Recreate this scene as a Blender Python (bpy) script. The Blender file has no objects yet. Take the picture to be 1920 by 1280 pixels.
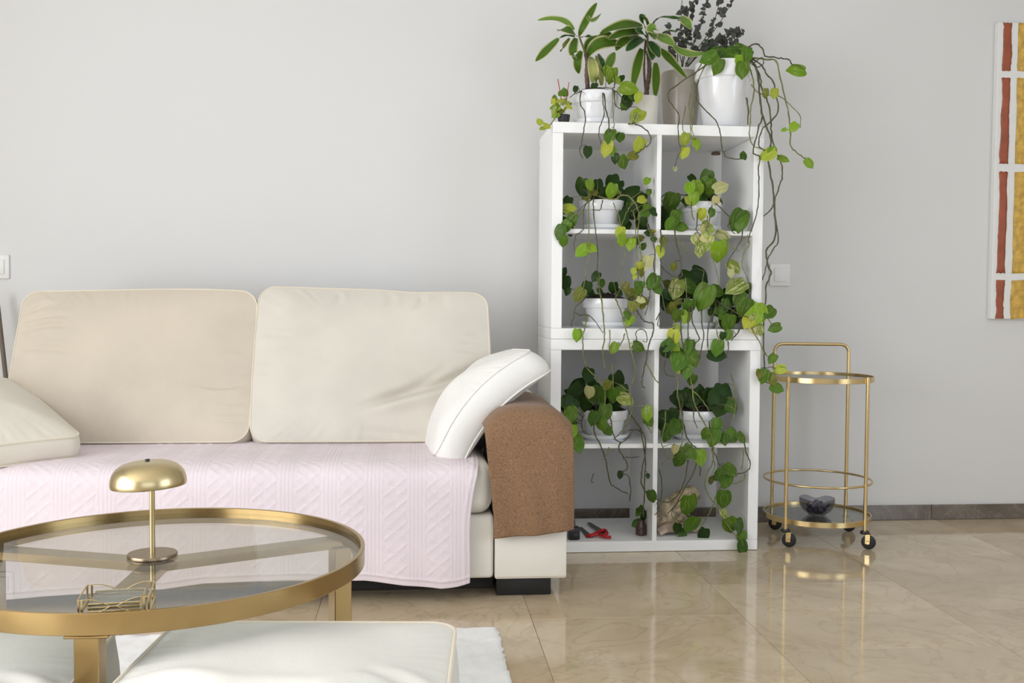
import bpy, bmesh, math, random
import numpy as np
from mathutils import Vector, Matrix
random.seed(7); rng = np.random.default_rng(7)
S = bpy.context.scene
COL = S.collection
PI = math.pi

# ------------------------------------------------------------------ camera
F_PX, YAW, PITCH, ROLL, CAM_H = 1883.9, 0.09363, 0.040285, 0.0077245, 0.90568
cy, sy = math.cos(YAW), math.sin(YAW)
FWD = np.array([sy*math.cos(PITCH), cy*math.cos(PITCH), -math.sin(PITCH)])
_r = np.array([cy, -sy, 0.0]); _u = np.cross(_r, FWD)
RGT = _r*math.cos(ROLL) + _u*math.sin(ROLL)
UPV = -_r*math.sin(ROLL) + _u*math.cos(ROLL)
CAM = np.array([0.0, 0.0, CAM_H])
cd = bpy.data.cameras.new('camera'); cd.sensor_width = 36.0; cd.lens = F_PX/1920*36.0
cd.clip_start = 0.05
cam = bpy.data.objects.new('camera', cd); COL.objects.link(cam)
m = Matrix.Identity(4)
for i in range(3):
    m[i][0], m[i][1], m[i][2], m[i][3] = RGT[i], UPV[i], -FWD[i], CAM[i]
cam.matrix_world = m
S.camera = cam

# ------------------------------------------------------------------ light
S.view_settings.view_transform = 'Standard'
S.view_settings.look = 'None'
S.view_settings.gamma = 1.0
S.view_settings.use_curve_mapping = False
S.view_settings.exposure = 0.39
S.cycles.max_bounces = 10; S.cycles.diffuse_bounces = 5; S.cycles.glossy_bounces = 5
S.cycles.transmission_bounces = 6; S.cycles.transparent_max_bounces = 16
S.cycles.sample_clamp_indirect = 4.0
S.cycles.caustics_reflective = False; S.cycles.caustics_refractive = False
w = bpy.data.worlds.new('sky'); S.world = w; w.use_nodes = True
w.node_tree.nodes['Background'].inputs[0].default_value = (0.80, 0.88, 1.0, 1)
w.node_tree.nodes['Background'].inputs[1].default_value = 1.2
def area(name, loc, rot, sx, sz, power, color):
    l = bpy.data.lights.new(name, 'AREA'); l.shape = 'RECTANGLE'; l.size = sx; l.size_y = sz
    l.energy = power; l.color = color
    o = bpy.data.objects.new(name, l); COL.objects.link(o); o.location = loc; o.rotation_euler = rot
    return o
# daylight through the balcony doors in the left wall and the window in the wall behind the camera
area('window_daylight_left', (-2.86, -0.05, 1.20), (0, -PI/2, 0), 2.1, 3.7, 96, (0.985, 0.99, 1.0))
area('window_daylight_front', (0.75, -2.56, 1.45), (PI/2, 0, 0), 3.4, 1.7, 7, (0.86, 0.93, 1.0))
area('window_daylight_right', (3.56, -0.1, 1.35), (0, PI/2, 0), 1.9, 2.4, 29, (0.72, 0.85, 1.0))

# ------------------------------------------------------------------ helpers
def bp(px, py, Y):
    """the point of the room at depth Y that the photograph shows at a pixel"""
    d = FWD*F_PX + RGT*(px-960) - UPV*(py-640)
    return CAM + d*(Y-CAM[1])/d[1]
WL = {}
def new_mesh(name, V, Fc, smooth=True, angle=40, uv=None):
    me = bpy.data.meshes.new(name)
    me.from_pydata([tuple(map(float, v)) for v in V], [], [tuple(int(i) for i in f) for f in Fc])
    if uv is not None:
        ul = me.uv_layers.new(name='UVMap')
        idx = np.empty(len(me.loops), dtype=np.int32); me.loops.foreach_get('vertex_index', idx)
        ul.data.foreach_set('uv', np.asarray(uv, dtype=np.float32)[idx].ravel())
    me.polygons.foreach_set('use_smooth', [smooth]*len(me.polygons))
    if smooth and angle: me.set_sharp_from_angle(angle=math.radians(angle))
    me.update()
    return me
def obj(name, VF, mat, parent=None, smooth=True, angle=40, uv=None, origin=None):
    V = np.asarray(VF[0], float)
    o0 = np.asarray(origin, float) if origin is not None else np.array([V[:, 0].mean(), V[:, 1].mean(), V[:, 2].min()])
    me = new_mesh(name, V-o0, VF[1], smooth, angle, uv)
    me.materials.append(mat)
    o = bpy.data.objects.new(name, me); COL.objects.link(o)
    place(o, o0, parent)
    return o
def place(o, loc, parent=None):
    loc = np.asarray(loc, float); WL[o.name] = loc
    if parent is not None:
        o.parent = parent; o.location = tuple(loc-WL[parent.name])
    else:
        o.location = tuple(loc)
def tag(o, label, cat, group=None, kind=None):
    o['label'] = label; o['category'] = cat
    if group: o['group'] = group
    if kind: o['kind'] = kind
    return o
def thing(name, label, cat, loc, group=None):
    o = bpy.data.objects.new(name, None); COL.objects.link(o); o.empty_display_size = 0.05
    place(o, loc); return tag(o, label, cat, group)
def struct(o):
    o['kind'] = 'structure'; return o
def cat(*parts):
    V, Fc, n = [], [], 0
    for v, f in parts:
        v = np.asarray(v, float); V.append(v); Fc += [tuple(i+n for i in q) for q in f]; n += len(v)
    return np.vstack(V), Fc
def box(x0, x1, y0, y1, z0, z1, bev=0.0, seg=2):
    bm = bmesh.new(); bmesh.ops.create_cube(bm, size=1.0)
    for v in bm.verts:
        v.co = ((x0+x1)/2+v.co.x*(x1-x0), (y0+y1)/2+v.co.y*(y1-y0), (z0+z1)/2+v.co.z*(z1-z0))
    if bev > 0:
        bmesh.ops.bevel(bm, geom=bm.edges[:], offset=bev, segments=seg, profile=0.5, affect='EDGES')
    bm.verts.index_update()
    r = np.array([v.co[:] for v in bm.verts]), [tuple(v.index for v in f.verts) for f in bm.faces]
    bm.free(); return r
def xform(VF, A, t):
    return np.asarray(VF[0]) @ np.asarray(A, float).T + np.asarray(t, float), VF[1]
def rotz(a): return np.array([[math.cos(a), -math.sin(a), 0], [math.sin(a), math.cos(a), 0], [0, 0, 1]])
def roty(a): return np.array([[math.cos(a), 0, math.sin(a)], [0, 1, 0], [-math.sin(a), 0, math.cos(a)]])
def rotx(a): return np.array([[1, 0, 0], [0, math.cos(a), -math.sin(a)], [0, math.sin(a), math.cos(a)]])
def lathe(prof, n=48, c=(0, 0, 0), closed=False):
    """prof: (r,z) pairs; r=0 at an end makes a pole"""
    V, Fc = [], []; P = list(prof); idx = []
    for r, z in P:
        if r < 1e-6:
            idx.append([len(V)]); V.append((c[0], c[1], c[2]+z))
        else:
            s = len(V); idx.append(list(range(s, s+n)))
            for k in range(n):
                a = 2*PI*k/n; V.append((c[0]+r*math.cos(a), c[1]+r*math.sin(a), c[2]+z))
    pairs = list(zip(idx[:-1], idx[1:]))
    if closed: pairs.append((idx[-1], idx[0]))
    for A, B in pairs:
        for k in range(n):
            k2 = (k+1) % n
            if len(A) == 1 and len(B) == 1: continue
            if len(A) == 1: Fc.append((A[0], B[k2], B[k]))
            elif len(B) == 1: Fc.append((A[k], A[k2], B[0]))
            else: Fc.append((A[k], A[k2], B[k2], B[k]))
    return np.array(V, float), Fc
def tube(P, rad, n=8, closed=False, caps=True):
    P = np.asarray(P, float); N = len(P)
    R = np.full(N, rad) if np.isscalar(rad) else np.asarray(rad, float)
    T = np.zeros_like(P)
    for i in range(N):
        a = P[(i-1) % N] if (closed or i > 0) else P[i]
        b = P[(i+1) % N] if (closed or i < N-1) else P[i]
        T[i] = (b-a)/(np.linalg.norm(b-a)+1e-12)
    u = np.cross(T[0], [0.31, 0.17, 0.93]);  u /= np.linalg.norm(u)
    V, Fc = [], []
    for i in range(N):
        u = u-T[i]*(u@T[i]); u /= np.linalg.norm(u)+1e-12; v = np.cross(T[i], u)
        for k in range(n):
            a = 2*PI*k/n; V.append(P[i]+R[i]*(math.cos(a)*u+math.sin(a)*v))
    for i in range(N if closed else N-1):
        j = (i+1) % N; off = 0
        if closed and j == 0:
            off = int(np.argmin([np.linalg.norm(V[k]-V[i*n]) for k in range(n)]))
        for k in range(n):
            Fc.append((i*n+k, i*n+(k+1) % n, j*n+(k+1+off) % n, j*n+(k+off) % n))
    if caps and not closed:
        Fc.append(tuple(range(n-1, -1, -1))); Fc.append(tuple((N-1)*n+k for k in range(n)))
    return np.array(V), Fc
def smooth_path(P, sub=4):
    P = np.asarray(P, float)
    if len(P) < 3: return P
    Q = np.vstack([2*P[0]-P[1], P, 2*P[-1]-P[-2]]); out = []
    for i in range(1, len(Q)-2):
        for t in np.linspace(0, 1, sub, endpoint=False):
            a, b, c, d = Q[i-1], Q[i], Q[i+1], Q[i+2]
            out.append(0.5*((2*b)+(c-a)*t+(2*a-5*b+4*c-d)*t*t+(3*b-a-3*c+d)*t**3))
    out.append(P[-1]); return np.array(out)
def fillet(P, r, sub=6):
    P = [np.asarray(p, float) for p in P]; out = [P[0]]
    for a, b, c in zip(P[:-2], P[1:-1], P[2:]):
        d1 = (a-b)/np.linalg.norm(a-b); d2 = (c-b)/np.linalg.norm(c-b)
        for t in np.linspace(0, 1, sub):
            out.append((1-t)**2*(b+d1*r)+2*t*(1-t)*b+t*t*(b+d2*r))
    out.append(P[-1]); return np.array(out)
def grid(X):
    nu, nv = X.shape[:2]
    V = X.reshape(-1, 3); Fc = []
    for i in range(nu-1):
        for j in range(nv-1):
            a = i*nv+j; Fc.append((a, a+nv, a+nv+1, a+1))
    return V, Fc
def cloth(X, th):
    """a sheet of points given real thickness th"""
    nu, nv = X.shape[:2]
    du = np.gradient(X, axis=0); dv = np.gradient(X, axis=1)
    N = np.cross(du, dv); N /= np.linalg.norm(N, axis=2, keepdims=True)+1e-12
    V1, F1 = grid(X); V2, F2 = grid(X-N*th); n = len(V1)
    Fc = list(F1)+[tuple(i+n for i in reversed(f)) for f in F2]
    ring = [i*nv for i in range(nu)] + [(nu-1)*nv+j for j in range(1, nv)] + [i*nv+nv-1 for i in range(nu-2, -1, -1)] + [j for j in range(nv-2, 0, -1)]
    for a, b in zip(ring, ring[1:]+ring[:1]): Fc.append((a, a+n, b+n, b))
    return np.vstack([V1, V2]), Fc
def rrect(w, h, rc, n=200):
    """points round a rectangle with rounded corners"""
    w2, h2 = w/2, h/2; pts = []
    arcs = [(w2-rc, h2-rc, 0), (-w2+rc, h2-rc, PI/2), (-w2+rc, -h2+rc, PI), (w2-rc, -h2+rc, 1.5*PI)]
    for x, y, a0 in arcs:
        for t in np.linspace(0, PI/2, 10): pts.append((x+rc*math.cos(a0+t), y+rc*math.sin(a0+t)))
    P = np.array(pts+pts[:1]); s = np.r_[0, np.cumsum(np.linalg.norm(np.diff(P, axis=0), axis=1))]
    q = np.linspace(0, s[-1], n, endpoint=False)
    return np.c_[np.interp(q, s, P[:, 0]), np.interp(q, s, P[:, 1])]
def cushion(w, h, e, b_front, b_back, rc, edge=None, wr=(), pucker=0.0, n=220, rings=36, box_out=0.006, p=2.6, seed=0, lump=0.0):
    """upholstered cushion: two bulging faces, a boxing strip; returns local mesh and the two seam outlines"""
    R = np.random.default_rng(seed)
    O = rrect(w, h, rc, n)
    if edge is not None: O = edge(O)
    ss = np.arange(n)/n*2*PI
    ph = R.uniform(0, 6.28, 6)
    puck = sum(np.sin(ss*k+ph[i]) for i, k in enumerate((37, 53, 71)))/3
    def face(b, sg):
        rr = np.sin(np.linspace(0, PI/2, rings+1))[1:]
        V = [(0, 0, sg*(e+b))]
        for r in rr:
            x, y = O[:, 0]*r, O[:, 1]*r
            f = (1-r**p)
            z = e+b*f
            u, v = x/(w/2), y/(h/2); z = np.full(n, z)
            z += pucker*puck*np.exp(-(1-r)/0.10)*min(1, (1-r)*14)
            win = min(1, (1-r)*9)
            if sg > 0:
                for (x0, y0, x1, y1, dep, wd) in wr:
                    dx, dy = x1-x0, y1-y0; L2 = dx*dx+dy*dy
                    t = ((u-x0)*dx+(v-y0)*dy)/L2; tc = np.clip(t, 0, 1)
                    sag = 0.10*np.sin(tc*PI)*(1 if dep > 0.004 else 0.4)
                    nx, ny = -dy/math.sqrt(L2), dx/math.sqrt(L2)
                    q = (u-x0-tc*dx)*nx+(v-y0-tc*dy)*ny-sag*0.5
                    al = np.abs(t-tc)*math.sqrt(L2)
                    env = np.sin(np.clip(tc*0.92+0.08, 0, 1)*PI*0.98)**0.7*np.exp(-(al/0.06)**2)
                    z += win*env*1.5*dep*(-np.exp(-(q/wd)**2)+0.6*np.exp(-((q-1.9*wd)/(1.3*wd))**2))
                if lump:
                    z += lump*f*(np.sin(u*3.1+ph[3])*np.cos(v*2.3+ph[4])+0.5*np.sin(u*6.3+v*4.1+ph[5]))
            V += list(zip(x, y, sg*z))
        Fc = []
        for k in range(n): Fc.append((0, 1+k, 1+(k+1) % n) if sg > 0 else (0, 1+(k+1) % n, 1+k))
        for i in range(rings-1):
            for k in range(n):
                a, a2 = 1+i*n+k, 1+i*n+(k+1) % n
                q = (a, a+n, a2+n, a2); Fc.append(q if sg > 0 else q[::-1])
        return np.array(V), Fc
    Vf, Ff = face(b_front, 1); Vb, Fb = face(b_back, -1)
    ctr = O.mean(0); D = O-ctr; D /= np.linalg.norm(D, axis=1, keepdims=True)
    mid = []
    for t in (0.6, 0.2, -0.2, -0.6):
        mid.append(np.c_[O+D*box_out*(1-t*t), np.full(n, e*t)])
    nf = len(Vf); V = np.vstack([Vf, Vb]+mid); Fc = Ff+[tuple(i+nf for i in f) for f in Fb]
    base = nf+len(Vb); rows = [nf-n]+[base+i*n for i in range(4)]+[nf+len(Vb)-n]
    for a, b in zip(rows[:-1], rows[1:]):
        for k in range(n):
            k2 = (k+1) % n; Fc.append((a+k, b+k, b+k2, a+k2))
    Dp = D*0.001
    s1 = np.c_[O+Dp, np.full(n, e)]; s2 = np.c_[O+Dp, np.full(n, -e)]
    return (V, Fc), s1, s2

# ------------------------------------------------------------------ materials
def mat(name):
    m = bpy.data.materials.new(name); m.use_nodes = True
    nt = m.node_tree; return m, nt, nt.nodes['Principled BSDF']
def simple(name, col, rough=0.5, metal=0.0, spec=0.5, bump=0, bscale=200, mix=0.0, mscale=8, coat=0):
    m, nt, b = mat(name)
    b.inputs['Base Color'].default_value = (*col, 1); b.inputs['Roughness'].default_value = rough
    b.inputs['Metallic'].default_value = metal; b.inputs['Specular IOR Level'].default_value = spec
    b.inputs['Coat Weight'].default_value = coat
    if bump or mix:
        tc = nt.nodes.new('ShaderNodeTexCoord')
    if bump:
        n = nt.nodes.new('ShaderNodeTexNoise'); n.inputs['Scale'].default_value = bscale; n.inputs['Detail'].default_value = 3
        nt.links.new(tc.outputs['Object'], n.inputs['Vector'])
        bu = nt.nodes.new('ShaderNodeBump'); bu.inputs['Strength'].default_value = bump; bu.inputs['Distance'].default_value = 0.002
        nt.links.new(n.outputs['Fac'], bu.inputs['Height']); nt.links.new(bu.outputs['Normal'], b.inputs['Normal'])
    if mix:
        n2 = nt.nodes.new('ShaderNodeTexNoise'); n2.inputs['Scale'].default_value = mscale; n2.inputs['Detail'].default_value = 4
        nt.links.new(tc.outputs['Object'], n2.inputs['Vector'])
        r = nt.nodes.new('ShaderNodeValToRGB')
        r.color_ramp.elements[0].color = (*[c*(1-mix) for c in col], 1); r.color_ramp.elements[1].color = (*[min(1, c*(1+mix)) for c in col], 1)
        r.color_ramp.elements[0].position = 0.3; r.color_ramp.elements[1].position = 0.7
        nt.links.new(n2.outputs['Fac'], r.inputs['Fac']); nt.links.new(r.outputs['Color'], b.inputs['Base Color'])
    return m
def fabric(name, col, weave=900, strength=0.35, mix=0.05, heather=0.0):
    m, nt, b = mat(name)
    b.inputs['Roughness'].default_value = 0.9; b.inputs['Specular IOR Level'].default_value = 0.15
    b.inputs['Sheen Weight'].default_value = 0.15
    tc = nt.nodes.new('ShaderNodeTexCoord')
    w1 = nt.nodes.new('ShaderNodeTexNoise'); w1.inputs['Scale'].default_value = weave; w1.inputs['Detail'].default_value = 2
    mp = nt.nodes.new('ShaderNodeMapping'); mp.inputs['Scale'].default_value = (1, 1, 0.35)
    nt.links.new(tc.outputs['Object'], mp.inputs['Vector']); nt.links.new(mp.outputs['Vector'], w1.inputs['Vector'])
    bu = nt.nodes.new('ShaderNodeBump'); bu.inputs['Strength'].default_value = strength; bu.inputs['Distance'].default_value = 0.001
    nt.links.new(w1.outputs['Fac'], bu.inputs['Height']); nt.links.new(bu.outputs['Normal'], b.inputs['Normal'])
    n2 = nt.nodes.new('ShaderNodeTexNoise'); n2.inputs['Scale'].default_value = 380 if heather else 5; n2.inputs['Detail'].default_value = 5
    nt.links.new(tc.outputs['Object'], n2.inputs['Vector'])
    r = nt.nodes.new('ShaderNodeValToRGB'); k = max(mix, heather)
    r.color_ramp.elements[0].color = (*[c*(1-k) for c in col], 1); r.color_ramp.elements[1].color = (*[min(1, c*(1+k)) for c in col], 1)
    r.color_ramp.elements[0].position = 0.32; r.color_ramp.elements[1].position = 0.68
    nt.links.new(n2.outputs['Fac'], r.inputs['Fac']); nt.links.new(r.outputs['Color'], b.inputs['Base Color'])
    return m
def marble(name, c0, c1, vein, scale, rough, tile_rand=False, veinamt=0.5):
    m, nt, b = mat(name); L = nt.links
    geo = nt.nodes.new('ShaderNodeNewGeometry'); vec = geo.outputs['Position']
    if tile_rand:
        oi = nt.nodes.new('ShaderNodeObjectInfo'); mu = nt.nodes.new('ShaderNodeVectorMath'); mu.operation = 'SCALE'
        mu.inputs[0].default_value = (37.0, 61.0, 17.0); L.new(oi.outputs['Random'], mu.inputs['Scale'])
        ad = nt.nodes.new('ShaderNodeVectorMath'); ad.operation = 'ADD'; L.new(vec, ad.inputs[0]); L.new(mu.outputs['Vector'], ad.inputs[1]); vec = ad.outputs['Vector']
    n1 = nt.nodes.new('ShaderNodeTexNoise'); n1.inputs['Scale'].default_value = scale; n1.inputs['Detail'].default_value = 8; n1.inputs['Roughness'].default_value = 0.62
    n1.inputs['Distortion'].default_value = 0.6; L.new(vec, n1.inputs['Vector'])
    r = nt.nodes.new('ShaderNodeValToRGB'); r.color_ramp.elements[0].color = (*c0, 1); r.color_ramp.elements[1].color = (*c1, 1)
    r.color_ramp.elements[0].position = 0.33; r.color_ramp.elements[1].position = 0.66; L.new(n1.outputs['Fac'], r.inputs['Fac'])
    n2 = nt.nodes.new('ShaderNodeTexNoise'); n2.inputs['Scale'].default_value = scale*1.7; n2.inputs['Detail'].default_value = 6; n2.inputs['Distortion'].default_value = 2.2
    L.new(vec, n2.inputs['Vector'])
    r2 = nt.nodes.new('ShaderNodeValToRGB'); e = r2.color_ramp.elements
    e[0].position = 0.47; e[0].color = (0, 0, 0, 1); e[1].position = 0.53; e[1].color = (0, 0, 0, 1)
    q = e.new(0.5); q.color = (veinamt, veinamt, veinamt, 1)
    L.new(n2.outputs['Fac'], r2.inputs['Fac'])
    mx = nt.nodes.new('ShaderNodeMix'); mx.data_type = 'RGBA'; L.new(r2.outputs['Color'], mx.inputs['Factor']); L.new(r.outputs['Color'], mx.inputs[6]); mx.inputs[7].default_value = (*vein, 1)
    out = mx.outputs[2]
    if tile_rand:
        hs = nt.nodes.new('ShaderNodeHueSaturation'); mr = nt.nodes.new('ShaderNodeMapRange'); mr.inputs['To Min'].default_value = 0.93; mr.inputs['To Max'].default_value = 1.06
        L.new(oi.outputs['Random'], mr.inputs['Value']); L.new(mr.outputs['Result'], hs.inputs['Value']); L.new(out, hs.inputs['Color']); out = hs.outputs['Color']
    L.new(out, b.inputs['Base Color']); b.inputs['Roughness'].default_value = rough; b.inputs['Specular IOR Level'].default_value = 0.6
    return m
def brass(name, col, rough, streak=0.10):
    m, nt, b = mat(name); L = nt.links
    b.inputs['Base Color'].default_value = (*col, 1); b.inputs['Metallic'].default_value = 1.0
    tc = nt.nodes.new('ShaderNodeTexCoord'); mp = nt.nodes.new('ShaderNodeMapping'); mp.inputs['Scale'].default_value = (30, 30, 900)
    n = nt.nodes.new('ShaderNodeTexNoise'); n.inputs['Scale'].default_value = 1.0; n.inputs['Detail'].default_value = 2
    L.new(tc.outputs['Object'], mp.inputs['Vector']); L.new(mp.outputs['Vector'], n.inputs['Vector'])
    mr = nt.nodes.new('ShaderNodeMapRange'); mr.inputs['To Min'].default_value = rough-streak/2; mr.inputs['To Max'].default_value = rough+streak/2
    L.new(n.outputs['Fac'], mr.inputs['Value']); L.new(mr.outputs['Result'], b.inputs['Roughness'])
    return m
def sheet_glass(name, tint, ior=1.5, rough=0.0):
    m, nt, b = mat(name); L = nt.links
    tr = nt.nodes.new('ShaderNodeBsdfTransparent'); tr.inputs['Color'].default_value = (*tint, 1)
    gl = nt.nodes.new('ShaderNodeBsdfGlossy'); gl.inputs['Roughness'].default_value = rough
    # Schlick's Fresnel term, the same on both faces of the sheet
    lw = nt.nodes.new('ShaderNodeLayerWeight'); lw.inputs['Blend'].default_value = 0.5
    pw = nt.nodes.new('ShaderNodeMath'); pw.operation = 'POWER'; pw.inputs[1].default_value = 5.0; L.new(lw.outputs['Facing'], pw.inputs[0])
    r0 = ((ior-1)/(ior+1))**2
    fr = nt.nodes.new('ShaderNodeMath'); fr.operation = 'MULTIPLY_ADD'; fr.inputs[1].default_value = 1-r0; fr.inputs[2].default_value = r0; L.new(pw.outputs[0], fr.inputs[0])
    mx = nt.nodes.new('ShaderNodeMixShader'); L.new(fr.outputs[0], mx.inputs['Fac']); L.new(tr.outputs[0], mx.inputs[1]); L.new(gl.outputs[0], mx.inputs[2])
    L.new(mx.outputs[0], nt.nodes['Material Output'].inputs['Surface']); return m
M = {}
M['wall'] = simple('wall_paint', (0.72, 0.715, 0.705), 0.75, spec=0.2, bump=0.08, bscale=60)
M['wall_dark'] = simple('taupe_wall_paint', (0.30, 0.275, 0.245), 0.8)
M['ceil'] = simple('ceiling_paint', (0.85, 0.85, 0.84), 0.8)
M['floor'] = marble('polished_floor_marble', (0.475, 0.37, 0.24), (0.64, 0.525, 0.37), (0.31, 0.21, 0.12), 2.1, 0.07, True, 0.28)
M['grout'] = simple('floor_joint', (0.26, 0.20, 0.14), 0.8)
M['skirt'] = marble('brown_skirting_marble', (0.105, 0.085, 0.068), (0.205, 0.172, 0.142), (0.40, 0.33, 0.29), 4.0, 0.20, False, 0.25)
M['white'] = simple('white_laminate', (0.92, 0.92, 0.915), 0.38, bump=0.02, bscale=40)
M['plastic'] = simple('white_plastic', (0.80, 0.79, 0.77), 0.35)
M['sofa'] = fabric('cream_cotton', (0.615, 0.545, 0.445))
M['sofa2'] = fabric('pale_cream_cotton', (0.665, 0.625, 0.55))
M['pillow'] = fabric('white_cotton', (0.87, 0.855, 0.815))
M['arm'] = fabric('offwhite_cotton', (0.80, 0.765, 0.69))
M['pillow2'] = fabric('ecru_cotton', (0.72, 0.67, 0.575))
M['pipe'] = fabric('cream_piping', (0.74, 0.665, 0.54))
M['pouf'] = fabric('offwhite_linen', (0.74, 0.72, 0.66), weave=600)
M['pink'] = fabric('pale_pink_knit', (0.765, 0.67, 0.70), weave=700, strength=0.5)
M['brown'] = fabric('brown_wool', (0.245, 0.143, 0.079), weave=420, strength=0.9, heather=0.42)
M['rug'] = fabric('offwhite_wool_pile', (0.88, 0.875, 0.85), weave=330, strength=1.0, mix=0.08)
M['black'] = simple('black_plastic', (0.012, 0.012, 0.013), 0.35)
M['rubber'] = simple('black_rubber', (0.012, 0.012, 0.012), 0.5)
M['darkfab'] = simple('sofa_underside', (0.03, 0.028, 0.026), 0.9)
M['brass'] = brass('brushed_brass', (0.39, 0.27, 0.118), 0.21, 0.02)
M['lampbrass'] = brass('satin_brass', (0.60, 0.485, 0.27), 0.28, 0.02)
M['bronze'] = brass('dark_bronze', (0.27, 0.205, 0.135), 0.3, 0.02)
M['cartbrass'] = brass('golden_brass', (0.66, 0.50, 0.25), 0.22, 0.02)
M['glass'] = sheet_glass('clear_table_glass', (0.89, 0.905, 0.89), 1.47)
M['cartglass'] = sheet_glass('grey_tray_glass', (0.80, 0.83, 0.82), 1.7)
M['bowlglass'] = sheet_glass('grey_bowl_glass', (0.72, 0.72, 0.76), 1.45, 0.05)
M['ceramic'] = simple('white_glazed_ceramic', (0.84, 0.845, 0.86), 0.16, coat=0.3)
M['cream_pot'] = simple('cream_ceramic', (0.74, 0.70, 0.62), 0.45)
M['taupe'] = simple('taupe_glazed_ceramic', (0.40, 0.36, 0.31), 0.22, mix=0.08)
M['nursery'] = simple('black_nursery_pot', (0.015, 0.015, 0.015), 0.5)
M['soil'] = simple('dark_potting_soil', (0.022, 0.014, 0.009), 0.95, bump=1.0, bscale=120)
M['vine_g'] = simple('green_vine', (0.175, 0.185, 0.055), 0.55, mix=0.35, mscale=30)
M['vine_d'] = simple('dark_woody_vine', (0.075, 0.072, 0.032), 0.6, mix=0.35, mscale=30)
M['stem'] = simple('ringed_brown_stem', (0.14, 0.095, 0.07), 0.8, mix=0.5, mscale=60)
M['red'] = simple('red_handle', (0.45, 0.012, 0.015), 0.35)
M['steel'] = simple('dark_steel_blade', (0.085, 0.08, 0.065), 0.4, metal=0.7)
M['jar'] = simple('brown_jar_glass', (0.075, 0.035, 0.025), 0.12, coat=0.5)
M['shell'] = simple('mottled_shell', (0.55, 0.44, 0.29), 0.4, mix=0.65, mscale=38)
M['shell_in'] = simple('pink_shell_lip', (0.56, 0.42, 0.33), 0.35, mix=0.4, mscale=30)
M['stone'] = simple('dark_violet_pebble', (0.075, 0.068, 0.095), 0.12, mix=0.6, mscale=40)
M['canvas'] = simple('white_canvas', (0.80, 0.80, 0.78), 0.7, bump=0.4, bscale=500)
M['rust'] = simple('rust_red_paint', (0.34, 0.085, 0.038), 0.55, mix=0.22, mscale=14, bump=0.3, bscale=90)
M['ochre'] = simple('ochre_paint', (0.55, 0.34, 0.055), 0.55, mix=0.32, mscale=35, bump=0.3, bscale=90)
M['pole'] = simple('grey_brown_wood', (0.16, 0.13, 0.10), 0.6, mix=0.2)
M['terracotta'] = simple('bracket_brown', (0.20, 0.13, 0.09), 0.6)

def leaf_material(name, rough=0.45, margin=False):
    """colour and amount of variegation come from each leaf object's own colour"""
    m, nt, b = mat(name); L = nt.links
    oi = nt.nodes.new('ShaderNodeObjectInfo'); uv = nt.nodes.new('ShaderNodeUVMap')
    sep = nt.nodes.new('ShaderNodeSeparateXYZ'); L.new(uv.outputs['UV'], sep.inputs[0])
    ab = nt.nodes.new('ShaderNodeMath'); ab.operation = 'ABSOLUTE'; L.new(sep.outputs['X'], ab.inputs[0])
    mx = nt.nodes.new('ShaderNodeMix'); mx.data_type = 'RGBA'; L.new(oi.outputs['Color'], mx.inputs[6]); mx.inputs[7].default_value = (0.62, 0.58, 0.30, 1)
    if margin:
        r = nt.nodes.new('ShaderNodeMapRange'); r.inputs['From Min'].default_value = 0.70; r.inputs['From Max'].default_value = 0.86
        L.new(ab.outputs[0], r.inputs['Value']); mu = nt.nodes.new('ShaderNodeMath'); mu.operation = 'MULTIPLY'
        L.new(r.outputs['Result'], mu.inputs[0]); L.new(oi.outputs['Alpha'], mu.inputs[1]); fac = mu.outputs[0]
    else:
        tc = nt.nodes.new('ShaderNodeTexCoord'); n = nt.nodes.new('ShaderNodeTexNoise'); n.noise_dimensions = '4D'; n.inputs['Scale'].default_value = 3.2; n.inputs['Detail'].default_value = 4
        rw = nt.nodes.new('ShaderNodeMath'); rw.operation = 'MULTIPLY'; rw.inputs[1].default_value = 40; L.new(oi.outputs['Random'], rw.inputs[0]); L.new(rw.outputs[0], n.inputs['W'])
        mp = nt.nodes.new('ShaderNodeMapping'); mp.inputs['Scale'].default_value = (1.6, 0.8, 1); L.new(uv.outputs['UV'], mp.inputs['Vector']); L.new(mp.outputs['Vector'], n.inputs['Vector'])
        r = nt.nodes.new('ShaderNodeMapRange'); r.inputs['From Min'].default_value = 0.50; r.inputs['From Max'].default_value = 0.60
        L.new(n.outputs['Fac'], r.inputs['Value']); mu = nt.nodes.new('ShaderNodeMath'); mu.operation = 'MULTIPLY'
        L.new(r.outputs['Result'], mu.inputs[0]); L.new(oi.outputs['Alpha'], mu.inputs[1]); fac = mu.outputs[0]
    L.new(fac, mx.inputs['Factor'])
    # lighter midrib
    rib = nt.nodes.new('ShaderNodeMapRange'); rib.inputs['From Min'].default_value = 0.0; rib.inputs['From Max'].default_value = 0.07
    rib.inputs['To Min'].default_value = 1.35; rib.inputs['To Max'].default_value = 1.0; L.new(ab.outputs[0], rib.inputs['Value'])
    hv = nt.nodes.new('ShaderNodeHueSaturation'); L.new(rib.outputs['Result'], hv.inputs['Value']); L.new(mx.outputs[2], hv.inputs['Color'])
    L.new(hv.outputs['Color'], b.inputs['Base Color']); b.inputs['Roughness'].default_value = rough; b.inputs['Specular IOR Level'].default_value = 0.25
    tl = nt.nodes.new('ShaderNodeBsdfTranslucent'); L.new(hv.outputs['Color'], tl.inputs['Color'])
    ms = nt.nodes.new('ShaderNodeMixShader'); ms.inputs['Fac'].default_value = 0.22; L.new(b.outputs[0], ms.inputs[1]); L.new(tl.outputs[0], ms.inputs[2])
    L.new(ms.outputs[0], nt.nodes['Material Output'].inputs['Surface']); return m
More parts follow.
